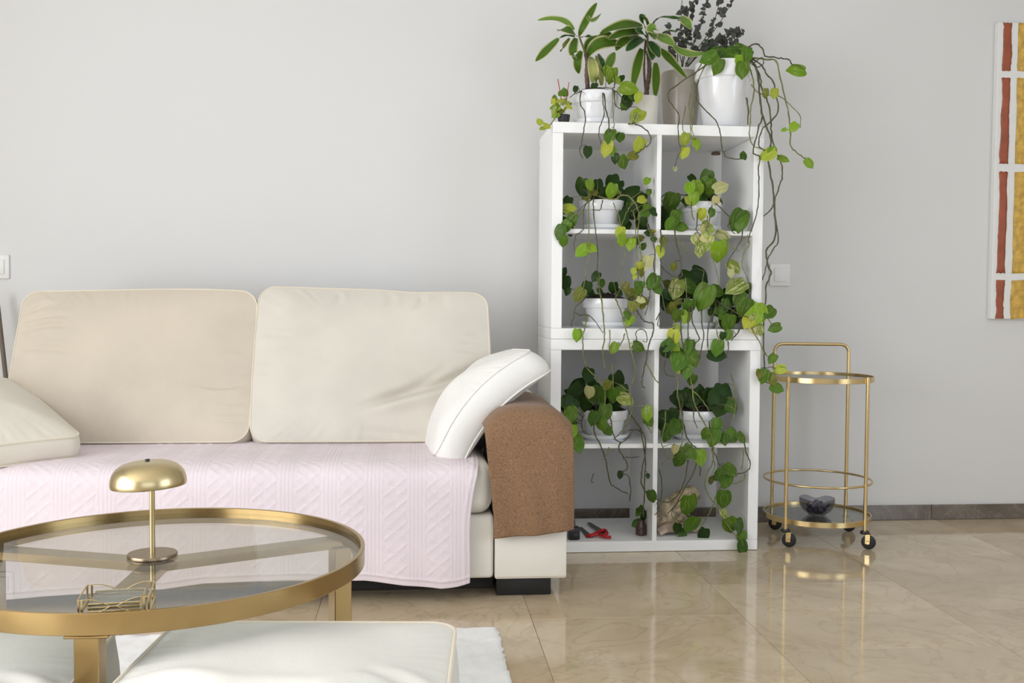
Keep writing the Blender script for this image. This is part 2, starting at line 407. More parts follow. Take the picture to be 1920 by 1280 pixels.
M['leaf'] = leaf_material('pothos_leaf'); M['strap'] = leaf_material('dragon_tree_leaf', 0.42, True)
M['grey_leaf'] = simple('grey_dried_leaf', (0.062, 0.066, 0.055), 0.7, mix=0.35, mscale=40)

# ------------------------------------------------------------------ room
XL, XR, YF, YB, ZC = -2.90, 3.60, -2.60, 4.024, 2.62
fl = struct(obj('floor', box(XL-.1, XR+.1, YF-.1, YB+.1, -0.06, -0.0022), M['grout'], smooth=False))
T = 0.6125; JX0, JY0 = 0.3265, 2.812; tile_me = None
for i in range(-7, 7):
    for j in range(-10, 4):
        x0 = JX0+i*T; y0 = JY0+j*T+(T/2 if i % 2 else 0)
        x1, y1 = x0+T, y0+T
        if x1 < XL or x0 > XR or y1 < YF or y0 > YB: continue
        cut = x0 < XL or x1 > XR or y0 < YF or y1 > YB
        if cut:
            x0c, x1c, y0c, y1c = max(x0, XL), min(x1, XR), max(y0, YF), min(y1, YB)
            if x1c-x0c < 0.02 or y1c-y0c < 0.02: continue
            obj('tile', box(x0c+.0006, x1c-.0006, y0c+.0006, y1c-.0006, -0.012, 0, 0.0005, 1), M['floor'], fl, smooth=False)
        else:
            c = (x0+T/2, y0+T/2, -0.012)
            if tile_me is None:
                tile_me = new_mesh('tile', *box(-T/2+.0006, T/2-.0006, -T/2+.0006, T/2-.0006, 0, 0.012, 0.0005, 1), smooth=False); tile_me.materials.append(M['floor'])
            o = bpy.data.objects.new('tile', tile_me); COL.objects.link(o); place(o, c, fl)
struct(obj('wall_back', box(XL, XR, YB, YB+.1, 0, ZC), M['wall'], smooth=False))
struct(obj('ceiling', box(XL-.1, XR+.1, YF-.1, YB+.1, ZC, ZC+.1), M['ceil'], smooth=False))
def wall_hole_x(name, x0, x1, a0, a1, z0, z1):
    return struct(obj(name, cat(box(x0, x1, YF, a0, 0, ZC), box(x0, x1, a1, YB, 0, ZC), box(x0, x1, a0, a1, z1, ZC), box(x0, x1, a0, a1, 0, z0)), M['wall'], smooth=False))
wall_hole_x('wall_left', XL-.12, XL, -1.92, 1.82, 0.13, 2.27)
wall_hole_x('wall_right', XR, XR+.12, -1.32, 1.12, 0.38, 2.32)
struct(obj('wall_front', cat(box(XL, -0.97, YF-.12, YF, 0, ZC), box(2.47, XR, YF-.12, YF, 0, ZC), box(-.97, 2.47, YF-.12, YF, 2.32, ZC), box(-.97, 2.47, YF-.12, YF, 0, .58)), M['wall_dark'], smooth=False))
wn = struct(obj('window_1', cat(box(XL-.11, XL-.05, -1.92, -1.86, .13, 2.27), box(XL-.11, XL-.05, 1.76, 1.82, .13, 2.27), box(XL-.11, XL-.05, -1.92, 1.82, .13, .19), box(XL-.11, XL-.05, -1.92, 1.82, 2.21, 2.27), box(XL-.11, XL-.05, -.08, -.02, .13, 2.27)), M['plastic'], smooth=False))
wn = struct(obj('window_2', cat(box(-.97, -.91, YF-.11, YF-.05, .58, 2.32), box(2.41, 2.47, YF-.11, YF-.05, .58, 2.32), box(-.97, 2.47, YF-.11, YF-.05, .58, .64), box(-.97, 2.47, YF-.11, YF-.05, 2.26, 2.32)), M['plastic'], smooth=False))
struct(obj('window_3', cat(box(XR+.05, XR+.11, -1.32, -1.26, .38, 2.32), box(XR+.05, XR+.11, 1.06, 1.12, .38, 2.32), box(XR+.05, XR+.11, -1.32, 1.12, .38, .44), box(XR+.05, XR+.11, -1.32, 1.12, 2.26, 2.32)), M['plastic'], smooth=False))
# marble skirting in slabs
bb = struct(obj('baseboard_back', box(XL, XR, YB-.006, YB, 0, 0.055), M['grout'], smooth=False))
for i in range(-5, 6):
    x0 = 0.93+i*T; x1 = x0+T
    x0, x1 = max(x0, XL), min(x1, XR)
    if x1-x0 > .05: obj('skirting_slab', box(x0+.0007, x1-.0007, YB-.013, YB, 0.0006, 0.0625, 0.0015, 1), M['skirt'], bb, smooth=False)
for n, lab in ((-1.601, 'white light switch on the wall at the far left above the sofa'), (1.482, 'white light switch on the wall just right of the shelf unit')):
    zc = 1.0215
    t = thing('light_switch', lab, 'switch', (n, YB-.005, zc))
    obj('switch_plate', box(n-.043, n+.043, YB-.009, YB, zc-.046, zc+.046, .003), M['plastic'], t)
    obj('rocker', box(n-.026, n+.026, YB-.014, YB-.008, zc-.028, zc+.028, .0025), M['plastic'], t)

# ------------------------------------------------------------------ shelf units
KX, KY, KD = 0.473, 3.552, 0.39
KR = KX+0.77; KB = KY+KD; TH = 0.038
def shelf_unit(z0, label):
    t = thing('cube_shelf', label, 'shelf', (KX+.385, KY+KD/2, z0))
    z1 = z0+0.769; g = 0.0006; bv = 0.0012
    obj('top_panel', box(KX, KR, KY, KB, z1-TH, z1, bv, 1), M['white'], t, smooth=False)
    obj('bottom_panel', box(KX, KR, KY, KB, z0, z0+TH, bv, 1), M['white'], t, smooth=False)
    obj('side_panel', box(KX, KX+TH, KY, KB, z0+TH+g, z1-TH-g, bv, 1), M['white'], t, smooth=False)
    obj('side_panel', box(KR-TH, KR, KY, KB, z0+TH+g, z1-TH-g, bv, 1), M['white'], t, smooth=False)
    xm = KX+.385
    obj('divider', box(xm-.0085, xm+.0085, KY+.001, KB-.001, z0+TH, z1-TH, .0008, 1), M['white'], t, smooth=False)
    zs = z0+.3845
    for a, b in ((KX+TH, xm-.0085), (xm+.0085, KR-TH)):
        obj('shelf', box(a, b, KY+.002, KB-.001, zs-.008, zs+.008, .0008, 1), M['white'], t, smooth=False)
    return t
low = shelf_unit(0.0015, 'lower white cube shelf standing on the marble floor')
upp = shelf_unit(0.7715, 'upper white cube shelf stacked on the lower one')
obj('wall_bracket', lathe([(0, 0), (.017, 0), (.019, .004), (.017, .008), (.006, .010), (0, .010)], 24, (1.175, KB-.02, 1.4910)), M['terracotta'], upp)
ZT = 1.5405; Z1 = 0.7715+.3925; Z2 = 0.7715+TH; Z3 = .0015+.3925; Z4 = .0015+TH

# ------------------------------------------------------------------ sofa
SX0, SX1 = -1.615, 0.456; AX0, AX1 = -1.385, 0.232; SY0, SY1 = 3.012, 3.955
sofa = thing('sofa', 'cream fabric two-seat sofa against the white wall', 'sofa', ((SX0+SX1)/2, 3.5, 0))
obj('base', box(AX0-.02, AX1+.0, SY0+.004, SY1-.02, .062, .255, .012, 3), M['arm'], sofa)
obj('seat_cushion', box(AX0+.002, AX1-.004, SY0-.005, 3.75, .257, .412, .045, 5), M['arm'], sofa)
bk = box(AX0-.10, AX1+.10, 3.775, SY1, .08, .665, .04, 4)
bk[0][:, 1] -= np.clip((.665-bk[0][:, 2]), 0, 1)*0.03*(bk[0][:, 1] < 3.86)
obj('backrest', bk, M['sofa'], sofa)
for x0, x1 in ((AX1+.002, SX1), (SX0, AX0-.002)):
    V, Fc = box(x0, x1, SY0, SY1, .20, .572, .06, 6)
    a = obj('armrest', (V, Fc), M['arm'], sofa)
    obj('arm_skirt', box(x0+.002, x1-.001, SY0-.006, SY1-.01, .062, .235, .006, 2), M['arm'], a)
    xm = (x0+x1)/2
    obj('hem', tube([(x0+.006, SY0-.008, .071), (x1-.006, SY0-.008, .071)], .0018, 6), M['pipe'], a)
for x, y in ((.243, SY0+.034), (.243, 3.80), (-1.60, SY0+.034), (-1.60, 3.80)):
    obj('foot', box(x, x+.17, y, y+.10, .0005, .075, .004), M['black'], sofa)
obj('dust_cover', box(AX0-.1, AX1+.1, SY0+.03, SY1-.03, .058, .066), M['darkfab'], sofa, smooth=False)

def cushion_thing(name, label, c, ax, ay, az, args, mats, group, bend=0.0, catg='cushion'):
    (V, Fc), s1, s2 = cushion(**args)
    A = np.array([ax, ay, az], float).T
    def fin(P):
        P = np.array(P, float)
        if bend: P[:, 2] -= bend*(P[:, 0])**2
        return P @ A.T + np.asarray(c, float)
    W = fin(V)
    t = thing(name, label, catg, (W[:, 0].mean(), W[:, 1].mean(), W[:, 2].min()), group)
    obj('cover', (W, Fc), mats[0], t, angle=None)
    for s in (s1, s2):
        obj('piping', tube(fin(s), 0.0027, 6, closed=True), mats[1], t)
    return t
lean = math.radians(23.0)
axv = np.array([1.0, 0, 0]); ayv = np.array([0, math.sin(lean), math.cos(lean)]); azv = np.cross(axv, ayv)
def back_cushion(x0, x1, zt, label, wr, seed, edge, col, dy=0.0):
    w_, h_, e = x1-x0, (zt-.424)/math.cos(lean)-.012, .072
    c = np.array([(x0+x1)/2, 3.515+dy, .424+ (zt-.424)/2]) - azv*e
    cushion_thing('back_cushion', label, c, axv, ayv, azv, dict(w=w_, h=h_, e=e, b_front=.035, b_back=.02, rc=.055, edge=edge, wr=wr, pucker=.0034, seed=seed, box_out=.012, p=3.2, lump=.004, n=300, rings=60), (col, M['pipe']), 'sofa back cushions')
def edgeL(O):
    P = O.copy(); u = O[:, 0]/np.abs(O[:, 0]).max(); v = O[:, 1]/np.abs(O[:, 1]).max()
    P[:, 1] += (v > 0)*v**4*(.006*np.sin(u*2.2+.6)-.008*(u > .6)*(u-.6)); P[:, 0] += .006*np.cos(v*1.6)*np.sign(u)*(abs(u) > .8)
    return P
def edgeR(O):
    P = O.copy(); u = O[:, 0]/np.abs(O[:, 0]).max(); v = O[:, 1]/np.abs(O[:, 1]).max()
    P[:, 1] += (v > 0)*v**4*(-.010*u-.006*np.exp(-((u-.35)/.2)**2)); P[:, 0] += .006*np.cos(v*1.6)*np.sign(u)*(abs(u) > .8)
    return P
back_cushion(-1.352, -.566, .937, 'left cream back cushion leaning on the sofa back', [(-.98, .42, -.55, .46, .006, .035), (-.97, .55, -.6, .62, .004, .03), (-.95, .2, -.5, .12, .004, .04), (-.96, .66, -.7, .80, .004, .03), (.98, -.25, .55, -.30, .005, .03), (.98, -.62, .7, -.66, .003, .02), (.98, -.72, .72, -.75, .003, .02), (.98, -.5, .74, -.52, .003, .02), (.97, .2, .75, .16, .0025, .02)], 3, edgeL, M['sofa'])
back_cushion(-.556, .246, .946, 'right cream back cushion with a diagonal crease beside the white pillow', [(.97, -.02, .05, -.52, .022, .06), (.60, -.12, -.15, -.62, .010, .05), (.95, .30, .72, .27, .003, .02), (.95, .18, .72, .15, .003, .02), (.95, .42, .75, .40, .003, .02), (.4, .98, .34, .70, .005, .03), (.15, .98, .12, .74, .004, .03), (-.3, .98, -.34, .78, .003, .03), (.62, .98, .58, .76, .003, .03), (-.95, .35, -.7, .33, .003, .02), (.85, -.95, -.1, -.86, .006, .05)], 8, edgeR, M['sofa2'])

obj('added_shade_rail', box(AX0-.05, AX1+.004, SY0+.075, SY0+.115, .016, .058, .004), M['darkfab'], sofa)  # invented dark rail, added to block light and blacken the gap under the sofa

# scatter cushions on the arms
th = math.radians(47)
ax2 = np.array([math.cos(th), 0.10, math.sin(th)]); ax2 /= np.linalg.norm(ax2)
ay2 = np.array([-.07, 1.0, 0.0]); ay2 -= ax2*(ay2@ax2); ay2 /= np.linalg.norm(ay2); az2 = np.cross(ax2, ay2)
cushion_thing('scatter_cushion', 'white square scatter cushion leaning on the brown throw at the right arm', (.190, 3.285, .583), ax2, ay2, az2, dict(w=.445, h=.36, e=.046, b_front=.042, b_back=.036, rc=.06, pucker=.0065, seed=5, box_out=.012, p=2.4, lump=.007), (M['pillow'], M['pillow']), 'scatter cushions', bend=.95)
ax3 = np.array([.75, .62, .05]); ax3 /= np.linalg.norm(ax3)
ay3 = np.array([-.64, .72, .25]); ay3 -= ax3*(ay3@ax3); ay3 /= np.linalg.norm(ay3); az3 = np.cross(ax3, ay3)
pc = np.array([-1.022, 3.150, .494])-ax3*.245+ay3*.275-az3*.034
cushion_thing('scatter_cushion', 'cream square scatter cushion slumped on the seat at the far left', pc, ax3, ay3, az3, dict(w=.50, h=.56, e=.034, b_front=.075, b_back=.010, rc=.035, pucker=.004, seed=6, box_out=.008, p=2.2, lump=.004), (M['pillow2'], M['pipe']), 'scatter cushions', bend=.15)

# pink cable-knit throw over the seat
nu, nv = 420, 300
uu = np.linspace(-1.43, 1, nu)          # u: placeholder, x is set below
prof = []
P0 = [(3.47, .4215), (3.30, .4205), (3.15, .4195), (3.075, .4185), (3.035, .413), (3.008, .400), (2.994, .380), (2.989, .35), (2.988, .30), (2.986, .20), (2.984, .10), (2.983, .0)]
PP = smooth_path([(0, y, z) for y, z in P0], 12)[:, 1:]
sl = np.r_[0, np.cumsum(np.linalg.norm(np.diff(PP, axis=0), axis=1))]
xs = np.linspace(0, 1, nu)
X = np.zeros((nu, nv, 3))
zbx = [-1.45, -1.18, -1.0, -.75, -.632, -.40, -.173, -.059, .05, .10, .14]
zbz = [.034, .036, .048, .058, .072, .078, .073, .056, .045, .050, .060]
s_full = sl[-1]
for i, t in enumerate(xs):
    xbot = -1.40+t*1.535
    zb = np.interp(xbot, zbx, zbz)
    s_end = s_full-zb
    s = np.linspace(0, s_end, nv)
    y = np.interp(s, sl, PP[:, 0]); z = np.interp(s, sl, PP[:, 1])
    fr = np.clip((.42-z)/.40, 0, 1)                 # 0 on the seat, 1 at the hem
    xr = .188-.045*fr**1.1-.012*np.sin(fr*PI*1.5)
    x = -1.40+t*(xr+1.40)
    # soft folds on the hanging part
    fold = .0025*np.sin(x*9+1.2)*fr + .004*fr*fr*np.sin(x*17+2.0) + .010*fr**2*np.exp(-((x-.10)/.05)**2) - .006*fr**1.5*np.exp(-((x-.02)/.05)**2)
    y2 = y-np.abs(fold)-.001
    # cable knit relief
    per = .128; q = (x/per) % 1.0; band = np.abs(q-.5)*2          # 0 centre of the cable panel
    sv = s/.066
    tri = np.abs(((sv+ (x//per)*.37) % 1.0)-.5)*2
    dia = np.exp(-((band-.62*tri)/.10)**2)+.7*np.exp(-((band*.5-.62*(1-tri)*.45)/.07)**2)
    rib = .5+.5*np.cos(x/.0115*2*PI)
    rel = np.where(band < .58, .0016*dia, .0017*rib)
    hem = np.clip((s_end-s)/.018, 0, 1); edge = np.clip((xr-x)/.014, 0, 1)
    k = (hem > .99)*(edge > .99)
    rel = rel*k + .0022*np.exp(-((s_end-s-.020)/.004)**2)+.002*np.exp(-((xr-x-.016)/.004)**2)
    dy = np.gradient(y, s); dz = np.gradient(z, s); ny, nz = dz, -dy
    X[i, :, 0] = x; X[i, :, 1] = y2+ny*rel; X[i, :, 2] = z+nz*rel+.0015*np.sin(x*6)*np.cos(s*8)*(1-fr)
Vc, Fcl = cloth(X[:, ::-1], .0035)
tag(obj('throw_blanket', (Vc, Fcl), M['pink'], angle=None), 'pale pink cable-knit throw spread over the sofa seat', 'blanket')

# brown wool throw over the right arm
nu, nv = 60, 130
X = np.zeros((nu, nv, 3))
for i, t in enumerate(np.linspace(-1, 1, nu)):
    for j, s in enumerate(np.linspace(0, 1, nv)):
        L = s*.93
        ztop = .588-.050*abs(t)**3.2
        if t < 0: ztop -= .012*abs(t)**2
        flat, bend = .485, .07
        if L < flat: y, z = 3.53-L, ztop
        else:
            a = min((L-flat)/bend, PI/2); y = 3.53-flat-bend*math.sin(a)+0*a; z = ztop-bend*(1-math.cos(a))
            if (L-flat)/bend > PI/2: z = ztop-bend-(L-flat-bend*PI/2)
        h = np.clip((.56-z)/.36, 0, 1)
        xl = .196+.036*h if True else 0; xr = .466+.010*h
        zb = .193+.024*(t+1)/2
        if j == nv-1 or z < zb: z = max(z, zb)
        x = (xl+xr)/2+(xr-xl)/2*t + .003*math.sin(7*z+3*t)*h
        y -= .020*0 + .006*math.sin(t*3.3+.6)*h + .004*math.sin(t*8+z*9)*h+.010*h*(1-abs(t))
        X[i, j] = (x, min(y, 3.53), z)
# redistribute the hanging rows so that the hem is even
for i in range(nu):
    zb = .193+.024*i/(nu-1)
    front = np.where(X[i, :, 1] < 2.998)[0]
    if len(front):
        z0 = X[i, front[0], 2]; X[i, front, 2] = np.linspace(z0, zb, len(front))
Vb, Fb = cloth(X[:, ::-1], .006)
Vb[:, 1] -= .0
tag(obj('throw_blanket', (Vb, Fb), M['brown'], angle=None), 'brown heathered wool throw folded over the right sofa arm', 'blanket')

# thin slanted pole behind the sofa
P1 = bp(-4, 575, 3.95); P2 = bp(14, 735, 3.93); d = (P2-P1)/np.linalg.norm(P2-P1); bot = P1+d*((.004-P1[2])/d[2])
tag(obj('leaning_pole', tube([bot, bot*.5+P1*.5, P1-d*.05], .0085, 10), M['pole']), 'thin grey-brown pole leaning between the wall and the left end of the sofa', 'pole')

# ------------------------------------------------------------------ rug and poufs
nx, ny = 150, 150
gx, gy = np.meshgrid(np.linspace(-1.75, .222, nx), np.linspace(.35, 2.735, ny), indexing='ij')
ez = .010+.0022*rng.standard_normal((nx, ny)); X = np.dstack([gx+.006*(gx/.222 > .98)*0, gy, ez])
X[-1, :, 0] += rng.uniform(-.004, .004, ny); X[:, -1, 1] += rng.uniform(-.003, .003, nx)
X[-1, :, 2] = .006; X[:, -1, 2] = .006
rug = tag(obj('rug', cloth(X, .0055), M['rug'], angle=None), 'off-white wool rug on the marble floor under the poufs', 'rug')
def pouf(label, c, w_, h_, top, ang, seed, rc):
    e = (top-.016)/2-.012
    A = rotz(ang)
    (V, Fc), s1, s2 = cushion(w=w_, h=h_, e=e, b_front=.026, b_back=.0, rc=rc, pucker=.0035, seed=seed, box_out=.014, p=2.8, lump=.004,
                              wr=[(-.9, -.25, -.3, -.40, .007, .07), (.2, -.55, .85, -.30, .005, .06), (-.35, -.35, .35, -.48, .004, .06), (.55, -.15, .9, -.42, .006, .06)])
    V = V @ A.T + np.array([c[0], c[1], .0145+e]); s = s1 @ A.T + np.array([c[0], c[1], .0145+e])
    t = thing('pouf', label, 'pouf', (c[0], c[1], .0145))
    obj('cover', (V, Fc), M['pouf'], t, angle=None)
    obj('piping', tube(s, .0036, 6, closed=True), M['pipe'], t)
    obj('piping', tube(s2 @ A.T + np.array([c[0], c[1], .0165+e]), .0036, 6, closed=True), M['pipe'], t)
pouf('off-white square pouf in the foreground right of the brass table leg', (-.199, 1.545), .500, .520, .352, math.radians(-4.5), 11, .05)
pouf('off-white square pouf at the lower left behind the brass table leg', (-.800, 1.640), .515, .52, .322, math.radians(1.0), 12, .05)

# ------------------------------------------------------------------ coffee table and what stands on it
TX, TY, TR, TZ = -.5005, 1.9794, .398, .42
tb = thing('coffee_table', 'round glass coffee table with a brass rim and three legs', 'table', (TX, TY, .012))
def ring(r0, r1, z0, z1, c, n=160, bv=.0008):
    return lathe([(r0, z0+bv), (r0+bv, z0), (r1-bv, z0), (r1, z0+bv), (r1, z1-bv), (r1-bv, z1), (r0+bv, z1), (r0, z1-bv)], n, (c[0], c[1], 0), closed=True)
obj('rim', ring(.3895, TR, .385, TZ, (TX, TY)), M['brass'], tb)
obj('rim_ledge', ring(.374, .3894, .3935, .3995, (TX, TY)), M['brass'], tb)
obj('glass_top', lathe([(0, .400), (.3885, .400), (.389, .401), (.389, .4075), (.3885, .4085), (0, .4085)], 128, (TX, TY, 0)), M['glass'], tb)
for a in (math.radians(269), math.radians(26.5), math.radians(161)):
    A = rotz(a); c = (TX, TY, 0)
    obj('leg', xform(box(.358, .396, -.019, .019, .0125, .3845, .0015, 1), A, c), M['brass'], tb, smooth=False)
    obj('leg_plate', xform(box(.352, .3975, -.034, .034, .3805, .3848, .001, 1), A, c), M['brass'], tb, smooth=False)
    obj('crossbar', xform(box(.0, .374, -.024, .024, .382, .3995, .0012, 1), A, c), M['brass'], tb, smooth=False)
ZG = .4088
lx, ly = -.508, 1.9765
lp = thing('table_lamp', 'small brass mushroom lamp standing on the glass coffee table', 'lamp', (lx, ly, ZG))
obj('base', lathe([(0, 0), (.0455, 0), (.0465, .001), (.0465, .0052), (.0455, .0065), (.008, .0068), (0, .0068)], 72, (lx, ly, ZG)), M['bronze'], lp)
obj('stem', lathe([(0, .0068), (.0052, .0068), (.0052, .150), (0, .150)], 24, (lx, ly, ZG)), M['lampbrass'], lp)
dome = []
for t in np.linspace(0, 1, 22):
    a = t*PI/2; dome.append((.0708*math.cos(a)**.62 if t < 1 else 0, .1395+.0455*math.sin(a)**.86))
dome = [(.0700, .1375)]+dome
inner = [(max(r-.002, 0), z-.0022) for r, z in dome[::-1]]; inner[0] = (0, inner[0][1])
obj('lamp_shade', xform(lathe(dome+inner[:-1]+[(.0685, .1375), (.0700, .1375)], 96), roty(-.045), (lx, ly, ZG)), M['lampbrass'], lp)
obj('switch_knob', xform(lathe([(0, .1835), (.0045, .1835), (.0045, .1875), (.0035, .1885), (0, .1885)], 20), roty(-.045), (lx, ly, ZG)), M['black'], lp)

# brass holder with glass coasters
hx0, hx1, hy0, hy1, hz = -.531, -.427, 1.605, 1.695, ZG
HA = rotz(math.radians(8)); hc = np.array([(hx0+hx1)/2, (hy0+hy1)/2, hz]); HW, HD, HH = (hx1-hx0)/2, (hy1-hy0)/2, .0265
hold = thing('coaster_holder', 'brass wire coaster holder near the front of the glass coffee table', 'holder', hc)
for sx in (-1, 1):
    for sy_ in (-1, 1):
        for d_ in (0, 1):
            ox, oy = (sx*(HW-.006*d_), sy_*HD) if d_ else (sx*HW, sy_*(HD-.006))
            obj('corner_post', xform(box(ox-.0016, ox+.0016, oy-.0016, oy+.0016, 0, HH, .0003, 1), HA, hc), M['lampbrass'], hold, smooth=False)
    obj('side_rail', xform(tube([(sx*HW, -HD, .0015), (sx*HW, HD, .0015)], .0015, 6), HA, hc), M['lampbrass'], hold)
    obj('side_rail', xform(tube([(sx*HW, -HD, HH), (sx*HW, -HD+.010, HH+.001), (sx*HW, HD-.010, HH+.001), (sx*HW, HD, HH)], .0013, 6), HA, hc), M['lampbrass'], hold)
for sy_ in (-1, 1):
    obj('front_rail', xform(tube([(-HW, sy_*HD, .0015), (HW, sy_*HD, .0015)], .0015, 6), HA, hc), M['lampbrass'], hold)
    for sx in (-1, 1):
        up = [(sx*HW, sy_*HD, HH), (sx*HW*.70, sy_*HD, HH+.0005), (sx*HW*.42, sy_*HD, HH-.003), (sx*HW*.12, sy_*HD, HH*.60), (0, sy_*HD, HH*.56)]
        dn = [(sx*HW, sy_*HD, HH*.20), (sx*HW*.7, sy_*HD, HH*.16), (sx*HW*.42, sy_*HD, HH*.24), (sx*HW*.12, sy_*HD, HH*.52), (0, sy_*HD, HH*.56)]
        for pth in (up, dn): obj('wire_arch', xform(tube(smooth_path(pth, 6), .00085, 6), HA, hc), M['lampbrass'], hold)
for k in range(3):
    z = .0034+k*.0058
    co = thing('coaster', ('bottom', 'middle', 'top')[k]+'most brass-edged square glass coaster of the stack inside the wire holder' if k != 1 else 'brass-edged square glass coaster in the middle of the stack inside the wire holder', 'coaster', hc+np.array([0, 0, z]), 'glass coasters in the brass holder')
    q = .0378
    obj('glass_plate', xform(box(-q, q, -q, q, 0, .0042, .0004, 1), HA, hc+np.array([0, 0, z])), M['glass'], co, smooth=False)
    obj('brass_edge', xform(tube([(-q, -q, .0021), (q, -q, .0021), (q, q, .0021), (-q, q, .0021)], .0019, 6, closed=True), HA, hc+np.array([0, 0, z])), M['lampbrass'], co, smooth=False)

# ------------------------------------------------------------------ bar cart
CX, CY, CR = 1.532, 3.714, .200
ct = thing('bar_cart', 'round brass bar cart on black castors by the wall', 'cart', (CX, CY, 0))
A0 = math.radians(35); pol = [(CX+(CR+.004)*math.cos(A0+k*PI/2), CY+(CR+.004)*math.sin(A0+k*PI/2)) for k in range(4)]
# 0 back right, 1 back left, 2 front left, 3 front right
ZTR, ZBR = .632, .104
for z, nm in ((ZTR, 'top_tray'), (ZBR, 'bottom_tray')):
    tr = obj(nm, ring(CR-.0045, CR, z-.020, z, (CX, CY), 128), M['cartbrass'], ct)
    obj('tray_glass', lathe([(0, z-.0115), (CR-.006, z-.0115), (CR-.006, z-.0065), (0, z-.0065)], 96, (CX, CY, 0)), M['cartglass'], tr)
    obj('tray_ledge', ring(CR-.014, CR-.0046, z-.0165, z-.0118, (CX, CY), 96), M['cartbrass'], tr)
a = np.linspace(0, 2*PI, 96, endpoint=False)
obj('guard_ring', tube(np.c_[CX+CR*np.cos(a), CY+CR*np.sin(a), np.full(96, .2325)], .0042, 10, closed=True), M['cartbrass'], ct)
for k in (2, 3):
    obj('pole', tube([(*pol[k], .066), (*pol[k], ZTR+.003)], .0068, 16), M['cartbrass'], ct)
for k in (0, 1):
    obj('pole', tube([(*pol[k], .066), (*pol[k], ZTR+.003)], .0068, 16), M['cartbrass'], ct)
b0, b1 = np.array([*pol[1], 0]), np.array([*pol[0], 0]); zz = np.array([0, 0, 1.0])
obj('handle', tube(fillet([b0+zz*(ZTR+.003), b0+zz*.744, b1+zz*.744, b1+zz*(ZTR+.003)], .036, 9), .0066, 14), M['cartbrass'], ct)
for k in range(4):
    x, y = pol[k]; dv = math.radians(-28+(-8 if k == 3 else 0)); A = rotz(dv)
    cs = obj('castor', xform(cat(box(.003, .021, -.0118, -.0106, .020, .057, .001, 1), box(.003, .021, .0106, .0118, .020, .057, .001, 1)), A, (x, y, 0)), M['cartbrass'], ct)
    obj('castor_cap', xform(lathe([(0, .0555), (.0155, .0555), (.0165, .057), (.0165, .0625), (.0145, .066), (0, .066)], 28), A, (x, y, 0)), M['black'], cs)
    wheel = lathe([(.008, -.008), (.020, -.0085), (.0245, -.0065), (.026, -.003), (.026, .003), (.0245, .0065), (.020, .0085), (.008, .008)], 36, closed=True)
    obj('wheel', xform(wheel, A @ rotx(PI/2), np.array([x, y, .0262])+A@np.array([.014, 0, 0])), M['rubber'], cs)
    obj('hub', xform(lathe([(0, -.0142), (.006, -.0142), (.0085, -.0105), (.0085, .0105), (.006, .0142), (0, .0142)], 20), A @ rotx(PI/2), np.array([x, y, .0262])+A@np.array([.014, 0, 0])), M['cartbrass'], cs)
bx, by, bz = 1.523, 3.690, ZBR-.0062
pf = [(0, 0), (.030, 0), (.034, .003), (.052, .018), (.063, .036), (.0665, .052), (.0660, .066)]
Vb, Fb = lathe(pf+[(r-.0022, z+.001) for r, z in pf[::-1] if r > .01]+[(0, .0025)], 72)
ang = np.arctan2(Vb[:, 1], Vb[:, 0]); lift = np.clip(Vb[:, 2]/.066, 0, 1)**3
dip = np.exp(-((np.angle(np.exp(1j*(ang+1.88))))/.42)**2)+np.exp(-((np.angle(np.exp(1j*(ang-1.26))))/.42)**2)
Vb[:, 2] -= lift*.014*dip
tag(obj('glass_bowl', (Vb+np.array([bx, by, bz]), Fb), M['bowlglass'], angle=None), 'grey glass bowl of dark pebbles on the lower tray of the bar cart', 'bowl')
pebs = [(0, 0, .018, .017), (.026, .006, .021, .015), (-.027, -.004, .021, .015), (.004, .028, .022, .014), (.003, -.029, .022, .0145), (.020, -.020, .036, .0135), (-.021, -.018, .037, .014), (-.016, .018, .039, .013), (.018, .015, .041, .012), (-.002, -.004, .047, .0135), (.036, -.014, .040, .010), (-.037, -.010, .041, .0095)]
pm = None
for x, y, z, r in pebs:
    if pm is None:
        V, Fc = lathe([(0, -1)]+[(math.cos(t), math.sin(t)) for t in np.linspace(-1.35, 1.35, 9)]+[(0, 1)], 16)
        V[:, 2] *= .82; V += .05*np.sin(V[:, [1, 2, 0]]*3)
        pm = new_mesh('pebble', V, Fc, angle=None); pm.materials.append(M['stone'])
    o = bpy.data.objects.new('pebble', pm); COL.objects.link(o); place(o, (bx+x, by+y, bz+z)); o.scale = (r, r*.92, r*.95); o.rotation_euler = (random.uniform(0, 3), random.uniform(0, 3), 0)
    tag(o, 'dark violet pebble heaped in the grey glass bowl on the cart', 'pebble', 'pebbles in the glass bowl')

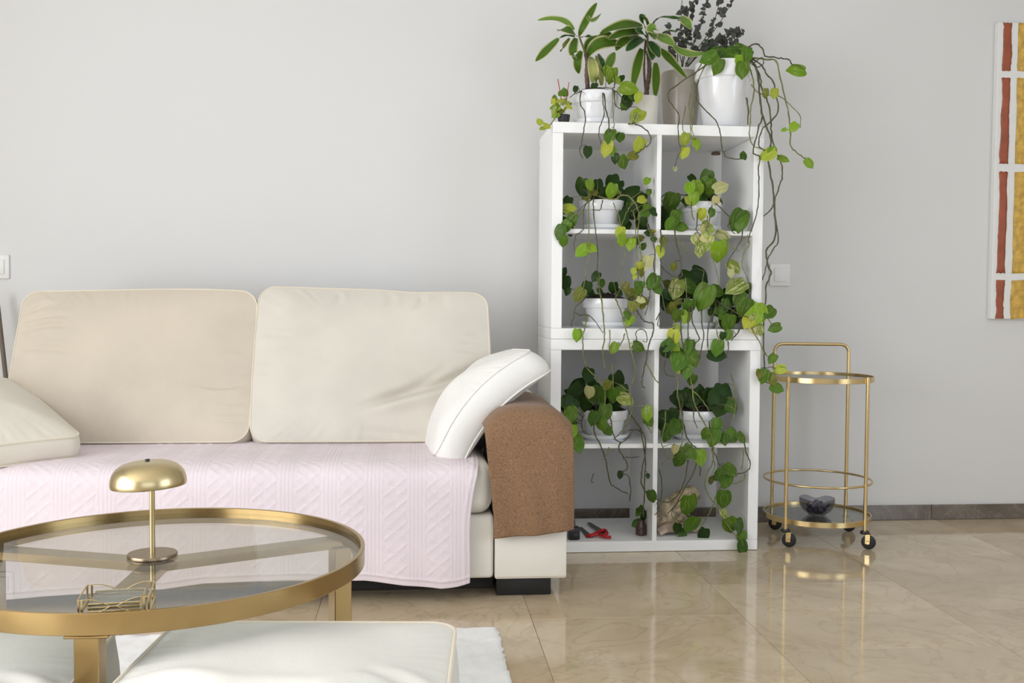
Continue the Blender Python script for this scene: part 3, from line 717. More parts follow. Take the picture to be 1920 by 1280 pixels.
# ------------------------------------------------------------------ painting
pt = thing('painting', 'abstract painting of rust and ochre stripes on white canvas at the right edge', 'painting', (2.81, YB-.015, .846))
PY = 3.994
obj('canvas', box(2.384, 3.24, PY, YB-.001, .846, 2.072, .002, 1), M['canvas'], pt, smooth=False)
def pz(py): return bp(1890, py, PY)[2]
rows = [(pz(43), pz(133)), (pz(146), pz(307)), (pz(322), pz(512)), (pz(525), pz(597))]
def stroke(x0, x1, z0, z1, seed, amp):
    R = np.random.default_rng(seed); n = 26; zs_ = np.linspace(z0, z1, n)
    wl = amp*np.cumsum(R.normal(0, .35, n)); wl -= np.linspace(wl[0], wl[-1], n); wr_ = amp*np.cumsum(R.normal(0, .35, n)); wr_ -= np.linspace(wr_[0], wr_[-1], n)
    X = np.zeros((n, 5, 3))
    for i in range(n):
        xa, xb = (x0[0] + (x0[1]-x0[0])*i/(n-1) if isinstance(x0, tuple) else x0)+wl[i], (x1[0]+(x1[1]-x1[0])*i/(n-1) if isinstance(x1, tuple) else x1)+wr_[i]
        for j in range(5): X[i, j] = (xa+(xb-xa)*j/4, PY-.0022-.0006*math.sin(j*2.1+i), zs_[i]+.002*math.sin(j*3+seed)*(i in (0, n-1)))
    return cloth(X, -.0018)
sd = 0
for (zt, zb) in rows:
    for xa, xb, mt in ((2.402, 2.440, 'rust'), (2.470, 2.72, 'ochre'), (2.752, 2.80, 'rust'), (2.84, 3.07, 'ochre'), (3.11, 3.16, 'rust')):
        sd += 1; obj('painted_stripe', stroke(xa, xb, zb, zt, sd, .0035 if mt == 'rust' else .002), M[mt], pt, angle=None)

# ------------------------------------------------------------------ plants
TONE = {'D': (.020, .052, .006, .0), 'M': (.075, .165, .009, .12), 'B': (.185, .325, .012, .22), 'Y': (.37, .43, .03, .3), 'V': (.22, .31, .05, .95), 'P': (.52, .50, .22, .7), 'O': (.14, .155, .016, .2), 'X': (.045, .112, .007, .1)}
def heart(lobe, curl, seed):
    R = np.random.default_rng(seed); nphi, nw = 15, 7; V, uv = [], []
    wv = R.uniform(0, 6)
    for ph in np.linspace(0.02, PI, nphi):
        q = ph/PI
        x = .45*math.sin(ph)**.88*(1-.42*q**4)
        ym = (1-math.cos(ph))/2; y = ym-(lobe*math.sin(2*ph) if ph < PI/2 else 0)
        if q > .8: y += .13*((q-.8)/.2)**1.6; ym += .13*((q-.8)/.2)**1.6
        for s in np.linspace(-1, 1, nw):
            z = -.30*(x*s)**2*(1+.5*curl)+.10*abs(x*s)-.16*curl*ym**2.2+.05*curl*ym+.010*math.sin(ym*9+s*3+wv)*abs(s)
            V.append((x*s, ym+(y-ym)*abs(s)**1.4, z)); uv.append((s, ym))
    Fc = [(i*nw+j, i*nw+j+1, (i+1)*nw+j+1, (i+1)*nw+j) for i in range(nphi-1) for j in range(nw-1)]
    return new_mesh('leaf', V, Fc, angle=None, uv=uv)
HEARTS = [heart(.15, .9, 1), heart(.18, 1.4, 2), heart(.12, .5, 3), heart(.16, 1.8, 4)]
for h in HEARTS: h.materials.append(M['leaf'])
nleaf = 0
def leaf_at(parent, C, size, ang, tone, tilt=None, roll=None, flat=1.0):
    """C: centre of the blade in the room; ang: where the tip points seen from the front (0 right, 90 down)"""
    a = math.radians(ang); t = RGT*math.cos(a)-UPV*math.sin(a)
    tl = random.uniform(-.45, .55) if tilt is None else tilt
    t = t*math.cos(tl)-FWD*math.sin(tl); t /= np.linalg.norm(t)
    n0 = -FWD*1.0+UPV*.35+RGT*random.uniform(-.55, .45)*(1 if roll is None else roll)
    n = n0-t*(n0@t); n /= np.linalg.norm(n); x = np.cross(t, n)
    o = bpy.data.objects.new('leaf', random.choice(HEARTS)); COL.objects.link(o)
    base = C-t*size*.5
    WL[o.name] = base; o.parent = parent
    Mx = Matrix.Identity(4); rel = base-WL[parent.name]
    for i in range(3):
        Mx[i][0], Mx[i][1], Mx[i][2], Mx[i][3] = x[i]*size*flat, t[i]*size, n[i]*size, rel[i]
    o.matrix_local = Mx
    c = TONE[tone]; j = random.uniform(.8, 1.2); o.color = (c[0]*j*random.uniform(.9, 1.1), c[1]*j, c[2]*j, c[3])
    return base
def vines_and_leaves(root, vines, leaves, dleaf=-.035):
    """vines: (material key, radius, [(px,py,d)...]); d = metres behind the shelf front (negative in front)"""
    global nleaf
    paths = []
    for mk, rad, P in vines:
        last = 0.0; pts = []
        for q in P:
            if len(q) > 2: last = q[2]
            pts.append(bp(q[0], q[1], KY+last))
        sp = smooth_path(pts, 4); sp[1:-1] += rng.normal(0, .0009, (len(sp)-2, 3))
        paths.append([mk, rad, sp, []])
    for L in leaves:
        px, py, size, ang, tone = L[:5]; d = L[5] if len(L) > 5 else dleaf
        base = leaf_at(root, bp(px, py, KY+d), size*.00212, ang+random.uniform(-12, 12), tone)
        nleaf += 1
        best = None
        for p in paths:
            k = np.linalg.norm(p[2]-base, axis=1); i = int(k.argmin())
            if best is None or k[i] < best[0]: best = (k[i], p, i)
        if best and best[0] < .085:
            q = best[1][2][best[2]]; best[1][3].append(tube([q, (q+base)/2+np.array([0, -.002, .006]), base], [.0013, .0011, .0009], 5))
    for mk, rad, sp, st in paths:
        n = len(sp); rr = np.linspace(rad, rad*.72, n)*(1+.12*np.sin(np.arange(n)*1.7))
        obj('vine', cat(tube(sp, rr, 6), *st), M[mk], root, angle=None)
def pot_parts(root, c, kind, r, h, mk):
    """white stepped pots with a saucer, or plain pots"""
    x, y, z = c
    if kind == 'stepped':
        obj('saucer', lathe([(0, 0), (r*.80, 0), (r*.88, h*.06), (r*.97, h*.10), (r*1.0, h*.20), (r*.97, h*.21), (r*.90, h*.12), (r*.76, h*.07), (0, h*.07)], 64, c), M[mk], root)
        obj('pot', lathe([(0, h*.075), (r*.70, h*.075), (r*.74, h*.12), (r*.83, h*.60), (r*.855, h*.665), (r*.93, h*.68), (r*.95, h*.70), (r*.985, h*.97), (r*.965, h*1.0), (r*.925, h*.99), (r*.88, h*.72), (r*.80, h*.6), (r*.70, h*.14), (0, h*.12)], 64, c), M[mk], root)
        sr, sz = r*.915, h*.955
    elif kind == 'tall':
        obj('saucer', lathe([(0, 0), (r*.74, 0), (r*.80, h*.02), (r*.92, h*.05), (r*.91, h*.055), (r*.78, h*.03), (0, h*.03)], 64, c), M[mk], root)
        obj('pot', lathe([(0, h*.033), (r*.66, h*.033), (r*.69, h*.05), (r*.885, h*.735), (r*.90, h*.755), (r*.97, h*.765), (r*.985, h*.78), (r*1.0, h*.985), (r*.985, h*1.0), (r*.945, h*.99), (r*.90, h*.78), (r*.82, h*.6), (r*.62, h*.07), (0, h*.06)], 72, c), M[mk], root)
        sr, sz = r*.925, h*.93
    else:
        obj('pot', lathe([(0, 0), (r*.86, 0), (r*.89, h*.01), (r*.98, h*.96), (r*.99, h*.99), (r*.97, h), (r*.92, h*.985), (r*.88, h*.5), (r*.80, h*.03), (0, h*.02)], 56, c), M[mk], root)
        sr, sz = r*.915, h*.9
    n = 40; V, Fc = lathe([(0, 0)]+[(sr*t, 0) for t in (.2, .4, .6, .8, 1.0)], n)
    V[:, 2] += .0035*rng.standard_normal(len(V))+(.022 if kind == 'stepped' else .006)*(1-(np.hypot(V[:, 0], V[:, 1])/sr)**2); V += np.array([x, y, z+sz])
    obj('soil', (V, Fc), M['soil'], root, angle=None)
def filler(leaves, cx, cyp, rx, ry, n, tones, s0, s1, d0, d1, seed):
    R = random.Random(seed)
    for k in range(n):
        a = R.uniform(0, 2*PI); q = math.sqrt(R.random())
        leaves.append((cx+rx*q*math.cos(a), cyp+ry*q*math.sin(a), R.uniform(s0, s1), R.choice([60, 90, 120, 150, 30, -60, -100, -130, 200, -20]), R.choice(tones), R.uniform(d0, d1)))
g, dk = 'vine_g', 'vine_d'
def pothos(label, c, r, h, vines, leaves, kind='stepped', mk='ceramic', group=None, dleaf=-.03):
    t = thing('potted_pothos', label, 'plant', c, group)
    pot_parts(t, c, kind, r, h, mk)
    vines_and_leaves(t, vines, leaves, dleaf)
    return t
PYC = KY+.135
# --- upper left compartment
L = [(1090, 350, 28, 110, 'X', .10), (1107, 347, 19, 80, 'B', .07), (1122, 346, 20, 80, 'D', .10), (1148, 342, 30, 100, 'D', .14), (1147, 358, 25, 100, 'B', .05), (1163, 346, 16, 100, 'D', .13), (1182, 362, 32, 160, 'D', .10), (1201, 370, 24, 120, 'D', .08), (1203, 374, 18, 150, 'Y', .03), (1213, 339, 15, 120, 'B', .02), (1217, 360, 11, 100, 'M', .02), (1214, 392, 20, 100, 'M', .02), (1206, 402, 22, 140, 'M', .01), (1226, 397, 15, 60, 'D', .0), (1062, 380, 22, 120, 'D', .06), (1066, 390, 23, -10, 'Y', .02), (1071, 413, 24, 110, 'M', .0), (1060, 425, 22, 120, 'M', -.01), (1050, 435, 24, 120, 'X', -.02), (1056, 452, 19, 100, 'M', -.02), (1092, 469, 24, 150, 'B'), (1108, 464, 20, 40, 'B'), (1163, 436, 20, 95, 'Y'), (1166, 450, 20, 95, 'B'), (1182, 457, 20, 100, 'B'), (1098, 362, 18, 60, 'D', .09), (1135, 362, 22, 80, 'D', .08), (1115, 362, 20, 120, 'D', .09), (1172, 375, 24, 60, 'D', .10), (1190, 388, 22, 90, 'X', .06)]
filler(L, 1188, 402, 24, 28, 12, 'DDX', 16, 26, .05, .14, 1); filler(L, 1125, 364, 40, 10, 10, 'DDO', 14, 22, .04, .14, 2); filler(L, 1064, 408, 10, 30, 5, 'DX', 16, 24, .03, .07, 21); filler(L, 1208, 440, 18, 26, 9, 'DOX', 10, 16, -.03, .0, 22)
V = [(dk, .0022, [(1110, 374, .06), (1099, 382, .0), (1094, 395, -.005), (1093, 430), (1080, 440, -.02), (1076, 462), (1078, 470)]), (g, .0022, [(1106, 370, .06), (1104, 378, .0), (1104, 420, -.015), (1104, 470, -.03), (1103, 490), (1098, 502), (1097, 525), (1091, 545)]), (dk, .0024, [(1113, 370, .06), (1112, 378, .0), (1113, 400, -.005), (1116, 430, -.02), (1119, 450), (1121, 480), (1120, 512)]), (g, .0026, [(1120, 368, .08), (1150, 374, .03), (1168, 365, .02), (1184, 372, .0), (1195, 390, -.01), (1199, 410), (1196, 435, -.025), (1200, 460), (1203, 490), (1208, 520), (1200, 560), (1188, 585)]), (g, .002, [(1150, 380, .02), (1160, 405, .0), (1165, 430, -.02), (1170, 455), (1172, 480), (1164, 505), (1160, 528)]), (g, .002, [(1183, 385, .02), (1172, 405, .0), (1163, 428, -.02)]), (dk, .002, [(1130, 370, .08), (1128, 385, .0), (1124, 394, -.002), (1110, 393)]), (g, .002, [(1187, 395, .02), (1192, 425, -.02), (1194, 470), (1196, 520), (1192, 560)]), (dk, .0024, [(1215, 420, .0), (1222, 440, -.03), (1228, 470), (1226, 500), (1229, 530)]), (g, .002, [(1095, 395, -.005), (1075, 405, -.01), (1064, 420), (1055, 440, -.02)])]
L += [(1212, 492, 25, 100, 'P'), (1199, 500, 16, 90, 'Y'), (1188, 508, 12, 100, 'Y'), (1204, 512, 14, 80, 'O'), (1203, 535, 13, 100, 'M'), (1200, 547, 14, 90, 'M'), (1196, 536, 16, 100, 'X'), (1224, 528, 26, 110, 'M'), (1233, 540, 20, 60, 'X'), (1202, 562, 14, 20, 'P'), (1190, 518, 10, 100, 'Y'), (1180, 600, 19, 110, 'B'), (1193, 572, 14, 100, 'O')]
pothos('potted pothos in the top-left cube of the upper shelf', (.676, PYC, Z1), .086, .112, V, L)
# --- upper right compartment
L = [(1325, 335, 30, 100, 'X', .08), (1326, 352, 34, 100, 'M', .06), (1305, 350, 24, 90, 'B', .05), (1293, 352, 22, 110, 'B', .03), (1302, 370, 24, 100, 'B', .02), (1294, 375, 20, 60, 'Y', .03), (1312, 356, 20, 80, 'B', .05), (1298, 334, 16, 60, 'D', .09), (1352, 350, 26, -30, 'P', .02), (1259, 380, 34, 95, 'X', .04), (1268, 405, 25, 90, 'M', .0), (1258, 420, 24, 120, 'M', -.01), (1277, 424, 22, 20, 'M', -.01), (1315, 402, 20, 90, 'Y', .01), (1335, 398, 16, 100, 'M', .02), (1327, 424, 22, 20, 'V', .0), (1342, 376, 16, 95, 'P', .03), (1385, 413, 38, 100, 'X', .0), (1388, 416, 30, 120, 'M', -.008), (1355, 440, 22, 20, 'P', -.02), (1320, 456, 32, 120, 'V'), (1306, 450, 20, 60, 'V'), (1312, 470, 20, 100, 'V'), (1323, 446, 18, 20, 'P'), (1350, 472, 38, 95, 'B'), (1239, 470, 20, 100, 'Y'), (1263, 500, 14, 100, 'O', .0), (1244, 452, 16, 90, 'O'), (1318, 430, 14, 60, 'P'), (1332, 433, 14, 120, 'V')]
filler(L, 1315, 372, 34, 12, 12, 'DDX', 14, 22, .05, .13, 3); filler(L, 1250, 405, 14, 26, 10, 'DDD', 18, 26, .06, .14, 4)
V = [(dk, .0026, [(1238, 371, .03), (1253, 361), (1270, 364), (1285, 366, .05), (1310, 372, .09)]), (dk, .0024, [(1335, 378, .06), (1346, 385, .02), (1361, 400, .01), (1370, 410), (1365, 425, .0), (1378, 438, -.02)]), (g, .0022, [(1335, 384, .03), (1330, 410, .0), (1330, 440, -.03), (1335, 470), (1338, 490), (1345, 512), (1349, 535)]), (dk, .0026, [(1265, 430, -.02), (1268, 455), (1275, 480), (1277, 500), (1278, 518), (1263, 518), (1248, 508), (1238, 496)]), (g, .0022, [(1270, 448, -.03), (1281, 460), (1290, 474)]), (g, .0026, [(1345, 432, -.02), (1362, 442, -.035), (1370, 458), (1378, 468), (1386, 470)]), (dk, .0024, [(1392, 432, -.02), (1390, 448, -.03), (1378, 468), (1367, 487), (1362, 500)]), (dk, .002, [(1297, 378, .0), (1297, 400), (1302, 412)]), (dk, .0022, [(1308, 400, .0), (1306, 430, -.02), (1313, 440)]), (dk, .0024, [(1238, 430, -.03), (1240, 455), (1238, 480), (1241, 505), (1240, 540), (1245, 575), (1252, 590)]), (g, .002, [(1326, 404, .0), (1327, 440, -.03), (1331, 455)]), (g, .002, [(1402, 440, -.03), (1405, 460), (1396, 470), (1392, 490), (1393, 505), (1402, 522), (1405, 548)])]
pothos('potted pothos with a round dark leaf in the top-right cube of the upper shelf', (1.047, PYC, Z1), .081, .112, V, L)
# --- second row left
L = [(1100, 538, 22, 100, 'D', .06), (1117, 518, 18, 120, 'D', .06), (1128, 531, 15, 90, 'X', .05), (1150, 540, 20, 100, 'D', .06), (1172, 538, 17, 95, 'O', .02), (1086, 552, 24, 130, 'O', .03), (1060, 530, 24, 100, 'D', .05), (1056, 512, 18, 95, 'D', .06), (1064, 546, 14, 100, 'D', .04), (1083, 628, 20, 100, 'B'), (1195, 545, 14, 100, 'O', .0), (1151, 652, 19, 110, 'B'), (1198, 650, 22, 20, 'M'), (1125, 545, 12, 60, 'D', .08), (1160, 548, 14, 40, 'D', .07), (1108, 549, 16, 60, 'D', .08), (1185, 574, 18, 100, 'O'), (1177, 590, 14, 80, 'M')]
filler(L, 1192, 566, 18, 20, 8, 'OOX', 10, 16, -.02, .05, 5)
V = [(dk, .0026, [(1102, 552, .06), (1092, 564, .01), (1080, 575, .0), (1074, 598), (1071, 612, .005)]), (dk, .002, [(1078, 585, .0), (1086, 590), (1100, 590), (1112, 598, -.02), (1125, 615, -.03), (1131, 625)]), (g, .0032, [(1124, 548, .06), (1128, 562, .01), (1131, 590, .0), (1133, 620, -.03), (1133, 640), (1130, 655), (1132, 675), (1133, 692)]), (g, .0028, [(1155, 552, .06), (1155, 562, .01), (1163, 580, .0), (1168, 600, -.02), (1174, 620, -.03), (1179, 640), (1184, 660), (1190, 685), (1190, 700), (1184, 722)]), (dk, .0028, [(1175, 558, .05), (1187, 570, .0), (1198, 588, -.01), (1208, 602, -.02), (1225, 608, -.03), (1222, 630), (1216, 648), (1213, 670), (1208, 690), (1205, 708), (1204, 722), (1209, 727)]), (g, .0026, [(1103, 590, -.01), (1098, 610, -.03), (1093, 628), (1093, 655), (1097, 682), (1113, 703), (1128, 718), (1134, 735), (1134, 762)]), (g, .002, [(1143, 618, -.03), (1143, 645), (1140, 665)]), (dk, .002, [(1172, 625, -.03), (1167, 640), (1160, 650)]), (dk, .002, [(1195, 640, -.03), (1192, 625), (1200, 617), (1211, 622), (1213, 640), (1205, 639)]), (g, .0016, [(1119, 520, .02), (1119, 535), (1120, 552, .05)]), (g, .0016, [(1123, 520, .02), (1124, 540), (1126, 555, .05)]), (g, .0024, [(1147, 680, -.03), (1149, 705), (1150, 730)]), (g, .0024, [(1212, 680, -.03), (1222, 700), (1232, 716), (1240, 722)]), (dk, .0022, [(1219, 542, -.03), (1217, 560), (1210, 590)]), (dk, .002, [(1230, 600, -.03), (1238, 585), (1232, 608), (1240, 612)])]
pothos('potted pothos in the bottom-left cube of the upper shelf', (.693, PYC, Z2), .087, .108, V, L)
# --- second row right
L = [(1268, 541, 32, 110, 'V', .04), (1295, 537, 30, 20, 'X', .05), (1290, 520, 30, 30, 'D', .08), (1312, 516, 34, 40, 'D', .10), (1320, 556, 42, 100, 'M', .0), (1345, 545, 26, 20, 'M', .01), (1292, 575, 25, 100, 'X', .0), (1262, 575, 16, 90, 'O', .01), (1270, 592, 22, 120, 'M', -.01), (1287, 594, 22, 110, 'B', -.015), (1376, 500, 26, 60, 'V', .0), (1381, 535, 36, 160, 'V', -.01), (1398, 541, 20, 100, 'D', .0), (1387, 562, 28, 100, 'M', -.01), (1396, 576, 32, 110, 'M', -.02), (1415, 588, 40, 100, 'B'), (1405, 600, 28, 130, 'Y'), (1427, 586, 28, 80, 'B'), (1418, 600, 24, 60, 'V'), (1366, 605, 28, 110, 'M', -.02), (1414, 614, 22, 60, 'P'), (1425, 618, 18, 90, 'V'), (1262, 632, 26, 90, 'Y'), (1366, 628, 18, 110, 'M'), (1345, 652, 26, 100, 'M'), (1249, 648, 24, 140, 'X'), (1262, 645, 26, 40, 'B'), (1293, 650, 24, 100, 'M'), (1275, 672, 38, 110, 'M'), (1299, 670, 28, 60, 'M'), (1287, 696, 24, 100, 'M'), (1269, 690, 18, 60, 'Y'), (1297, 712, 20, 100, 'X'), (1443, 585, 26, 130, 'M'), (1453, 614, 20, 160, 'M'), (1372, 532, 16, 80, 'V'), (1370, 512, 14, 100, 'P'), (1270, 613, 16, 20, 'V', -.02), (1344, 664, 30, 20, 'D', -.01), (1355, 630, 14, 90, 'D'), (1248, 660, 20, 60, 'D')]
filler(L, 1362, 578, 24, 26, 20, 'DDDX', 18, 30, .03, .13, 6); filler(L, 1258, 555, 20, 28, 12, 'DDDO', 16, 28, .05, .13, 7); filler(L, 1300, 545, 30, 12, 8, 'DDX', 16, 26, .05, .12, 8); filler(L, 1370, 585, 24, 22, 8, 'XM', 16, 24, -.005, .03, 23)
V = [(dk, .0026, [(1277, 598, -.02), (1277, 620, -.03), (1280, 645), (1283, 660)]), (dk, .0026, [(1293, 575, .0), (1291, 600, -.02), (1290, 625, -.03), (1288, 655)]), (dk, .0028, [(1298, 570, .0), (1298, 600, -.02), (1306, 622, -.03), (1311, 634), (1304, 644), (1298, 655)]), (dk, .0028, [(1316, 580, .0), (1316, 605, -.02), (1320, 628, -.03), (1316, 650), (1312, 672)]), (dk, .0028, [(1340, 565, .02), (1342, 580, .0), (1334, 595, -.01), (1328, 612, -.03), (1327, 650)]), (g, .0024, [(1343, 600, -.02), (1344, 620, -.03), (1349, 640), (1356, 656)]), (dk, .0028, [(1389, 605, -.02), (1387, 618, -.03), (1378, 630), (1371, 638)]), (g, .0024, [(1408, 612, -.03), (1416, 628), (1428, 650), (1434, 665)]), (g, .0024, [(1266, 690, -.03), (1271, 712), (1270, 740), (1275, 760), (1280, 790, -.02), (1280, 815), (1276, 840), (1268, 855), (1250, 862), (1240, 870)]), (g, .0028, [(1290, 690, -.03), (1298, 725), (1300, 750), (1312, 778), (1322, 795, -.02), (1333, 815), (1338, 845), (1336, 870), (1327, 885), (1322, 910), (1330, 930), (1338, 942)]), (g, .0024, [(1299, 732, -.03), (1318, 752), (1330, 772)]), (dk, .0022, [(1248, 655, -.03), (1246, 690), (1250, 702), (1264, 706)]), (dk, .0022, [(1365, 640, -.03), (1366, 655), (1360, 672)]), (g, .002, [(1436, 592, -.03), (1446, 605), (1451, 612)]), (g, .0018, [(1285, 520, .0), (1287, 540, -.005), (1287, 560)]), (g, .0018, [(1320, 508, .03), (1317, 525, .0), (1316, 545)]), (dk, .0026, [(1305, 555, .07), (1330, 556, .04), (1360, 575, .0), (1390, 590, -.02), (1412, 596, -.03)]), (g, .0024, [(1264, 600, -.02), (1263, 625, -.03), (1262, 645)])]
pothos('bushy potted pothos in the bottom-right cube of the upper shelf', (1.040, PYC, Z2), .080, .108, V, L)
# --- lower shelf left
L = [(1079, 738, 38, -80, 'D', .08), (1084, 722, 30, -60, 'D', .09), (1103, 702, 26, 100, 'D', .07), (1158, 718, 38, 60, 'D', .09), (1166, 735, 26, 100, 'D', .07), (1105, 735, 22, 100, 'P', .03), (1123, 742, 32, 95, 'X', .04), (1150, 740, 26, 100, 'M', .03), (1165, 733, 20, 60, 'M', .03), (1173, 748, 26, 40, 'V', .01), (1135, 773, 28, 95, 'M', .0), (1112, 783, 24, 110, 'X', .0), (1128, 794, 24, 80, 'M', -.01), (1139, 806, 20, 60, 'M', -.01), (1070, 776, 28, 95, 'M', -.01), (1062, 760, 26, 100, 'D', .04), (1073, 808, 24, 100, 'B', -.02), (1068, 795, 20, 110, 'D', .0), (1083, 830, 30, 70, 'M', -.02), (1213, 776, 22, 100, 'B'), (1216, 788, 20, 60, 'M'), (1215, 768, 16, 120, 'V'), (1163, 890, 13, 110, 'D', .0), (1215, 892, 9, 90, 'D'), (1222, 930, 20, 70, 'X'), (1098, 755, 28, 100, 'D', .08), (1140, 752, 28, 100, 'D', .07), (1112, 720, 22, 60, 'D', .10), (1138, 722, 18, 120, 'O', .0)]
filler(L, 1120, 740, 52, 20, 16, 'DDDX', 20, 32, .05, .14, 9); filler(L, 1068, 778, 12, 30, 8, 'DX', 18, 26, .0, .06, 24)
V = [(g, .0026, [(1181, 735, -.02), (1185, 758), (1181, 782), (1172, 800), (1160, 815), (1150, 823)]), (dk, .0028, [(1118, 766, .04), (1115, 790, -.005), (1115, 812), (1123, 828), (1132, 850), (1138, 872), (1143, 902), (1150, 911), (1165, 920, .0), (1178, 925)]), (dk, .0026, [(1142, 768, .03), (1146, 790, .0), (1148, 808), (1156, 824, -.01), (1165, 829), (1180, 818), (1189, 803)]), (dk, .0026, [(1164, 828, -.01), (1160, 840), (1168, 856), (1176, 868), (1175, 880), (1166, 886), (1178, 892), (1182, 915, .0), (1181, 940)]), (dk, .0022, [(1172, 857, -.01), (1185, 857), (1198, 856)]), (dk, .003, [(1180, 775, .03), (1196, 795, .0), (1207, 812, -.015), (1211, 838), (1207, 865), (1203, 892), (1203, 908), (1212, 922), (1228, 934, -.02), (1245, 941), (1258, 939), (1272, 926), (1282, 905), (1287, 885), (1290, 862)]), (dk, .0024, [(1200, 800, .0), (1206, 830, -.01), (1211, 870), (1209, 900), (1207, 940, .02), (1206, 968)]), (dk, .0024, [(1095, 778, .02), (1090, 795, .0), (1096, 812), (1108, 815)]), (g, .002, [(1142, 838, -.015), (1138, 852), (1130, 862)]), (dk, .0016, [(1113, 888, .05), (1110, 895), (1109, 903), (1113, 905)]), (g, .0022, [(1205, 790, .0), (1215, 800, -.02), (1222, 812)]), (dk, .0026, [(1180, 806, .01), (1195, 806), (1205, 812, .0)])]
pothos('potted pothos with a full dark crown on the left shelf of the lower unit', (.694, PYC, Z3), .090, .112, V, L)
# --- lower shelf right
L = [(1295, 748, 32, 95, 'D', .08), (1275, 748, 28, 110, 'D', .07), (1330, 745, 32, 100, 'D', .07), (1358, 742, 42, 80, 'D', .06), (1350, 762, 36, 110, 'D', .05), (1315, 733, 22, 60, 'D', .09), (1370, 760, 28, 70, 'X', .04), (1266, 800, 30, 110, 'X', -.01), (1250, 812, 26, 120, 'X', .0), (1345, 798, 26, 95, 'M', -.01), (1338, 820, 28, 120, 'M', -.02), (1372, 815, 22, 60, 'M', -.01), (1390, 820, 20, 60, 'M', -.02), (1358, 822, 20, 90, 'X', -.01), (1292, 847, 26, 60, 'M'), (1272, 862, 26, 110, 'X'), (1313, 857, 26, 90, 'B'), (1265, 842, 16, 100, 'P'), (1348, 890, 22, 130, 'X'), (1369, 880, 26, 60, 'M'), (1362, 899, 28, 100, 'M'), (1357, 935, 30, 100, 'M'), (1357, 963, 16, 60, 'V'), (1293, 948, 38, 80, 'M', .0), (1297, 984, 34, 110, 'M', .02), (1270, 990, 18, 100, 'D', .05), (1280, 1003, 22, 80, 'X', .06), (1319, 1003, 24, 100, 'D', .03), (1369, 985, 30, 70, 'M', -.01), (1385, 984, 24, 80, 'X', -.01), (1391, 1005, 20, 100, 'M', -.015), (1393, 1027, 26, 80, 'X'), (1334, 900, 16, 95, 'O', .0), (1251, 800, 18, 60, 'D', .03)]
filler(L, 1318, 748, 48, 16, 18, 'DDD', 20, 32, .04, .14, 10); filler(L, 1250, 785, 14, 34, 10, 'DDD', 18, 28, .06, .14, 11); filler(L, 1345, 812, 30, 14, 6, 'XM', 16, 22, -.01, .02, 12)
V = [(g, .0024, [(1370, 700, .0), (1377, 722), (1380, 752), (1376, 780), (1364, 804), (1352, 812)]), (dk, .0026, [(1278, 768, .03), (1282, 795, -.0), (1286, 815, -.015), (1296, 832), (1305, 840), (1307, 858), (1300, 885), (1286, 912), (1276, 928), (1268, 945, .0), (1252, 962, .04)]), (dk, .0026, [(1330, 790, .0), (1334, 835, -.015), (1343, 855), (1349, 872)]), (dk, .0028, [(1388, 815, .0), (1396, 832, -.015), (1399, 848), (1407, 868), (1404, 880), (1393, 886), (1380, 889)]), (g, .002, [(1396, 888, -.015), (1396, 896), (1390, 902), (1376, 906)]), (g, .0028, [(1362, 880, -.015), (1352, 910), (1343, 928), (1340, 942), (1346, 955), (1358, 975), (1372, 995), (1384, 1012), (1390, 1022)]), (g, .0024, [(1338, 945, -.01), (1328, 965, .0), (1318, 980, .02), (1312, 992)]), (dk, .0022, [(1236, 880, -.01), (1240, 900), (1241, 920), (1238, 940)]), (g, .0022, [(1248, 770, .0), (1247, 795), (1240, 825, -.01), (1246, 848), (1252, 858)]), (dk, .0024, [(1312, 865, -.01), (1313, 880), (1312, 892)]), (g, .002, [(1393, 840, -.015), (1394, 860), (1390, 878)]), (dk, .002, [(1300, 770, .02), (1302, 790, .0), (1308, 802)]), (g, .0022, [(1283, 928, .0), (1262, 952, .03), (1262, 970), (1285, 978)]), (dk, .0022, [(1232, 942, -.01), (1236, 955), (1228, 965)]), (g, .002, [(1334, 842, -.01), (1340, 870), (1338, 880)])]
pothos('potted pothos trailing to the floor from the right shelf of the lower unit', (1.040, PYC, Z3), .087, .110, V, L)

# --- dragon trees on top
def strap_mesh(name, base, mid, tip, w_, d, seed):
    R = np.random.default_rng(seed); n = 16
    d0, d1, d2 = d
    B, Mi, Ti = bp(*base, KY+d0), bp(*mid, KY+d1), bp(*tip, KY+d2)
    ctrl = 2*Mi-.5*(B+Ti); V, uv = [], []
    tw = R.uniform(-.5, .5)
    for i, t in enumerate(np.linspace(0, 1, n)):
        P = (1-t)**2*B+2*t*(1-t)*ctrl+t*t*Ti; D = 2*(1-t)*(ctrl-B)+2*t*(Ti-ctrl); D /= np.linalg.norm(D)+1e-9
        nr = -FWD*.95+UPV*.45+RGT*tw*(t-.3); nr -= D*(nr@D); nr /= np.linalg.norm(nr); s = np.cross(D, nr)
        wd = .00212*w_*.5*(max(0, math.sin(PI*min(1, (t*.86+.10))))**.75)*(1 if t < .97 else .45)
        for k in np.linspace(-1, 1, 5):
            V.append(P+s*wd*k+nr*(.28*wd*abs(k)+.0015*math.sin(t*11+k*2+seed))); uv.append((k, t))
    Fc = [(i*5+j, i*5+j+1, (i+1)*5+j+1, (i+1)*5+j) for i in range(n-1) for j in range(4)]
    return np.array(V), Fc, uv
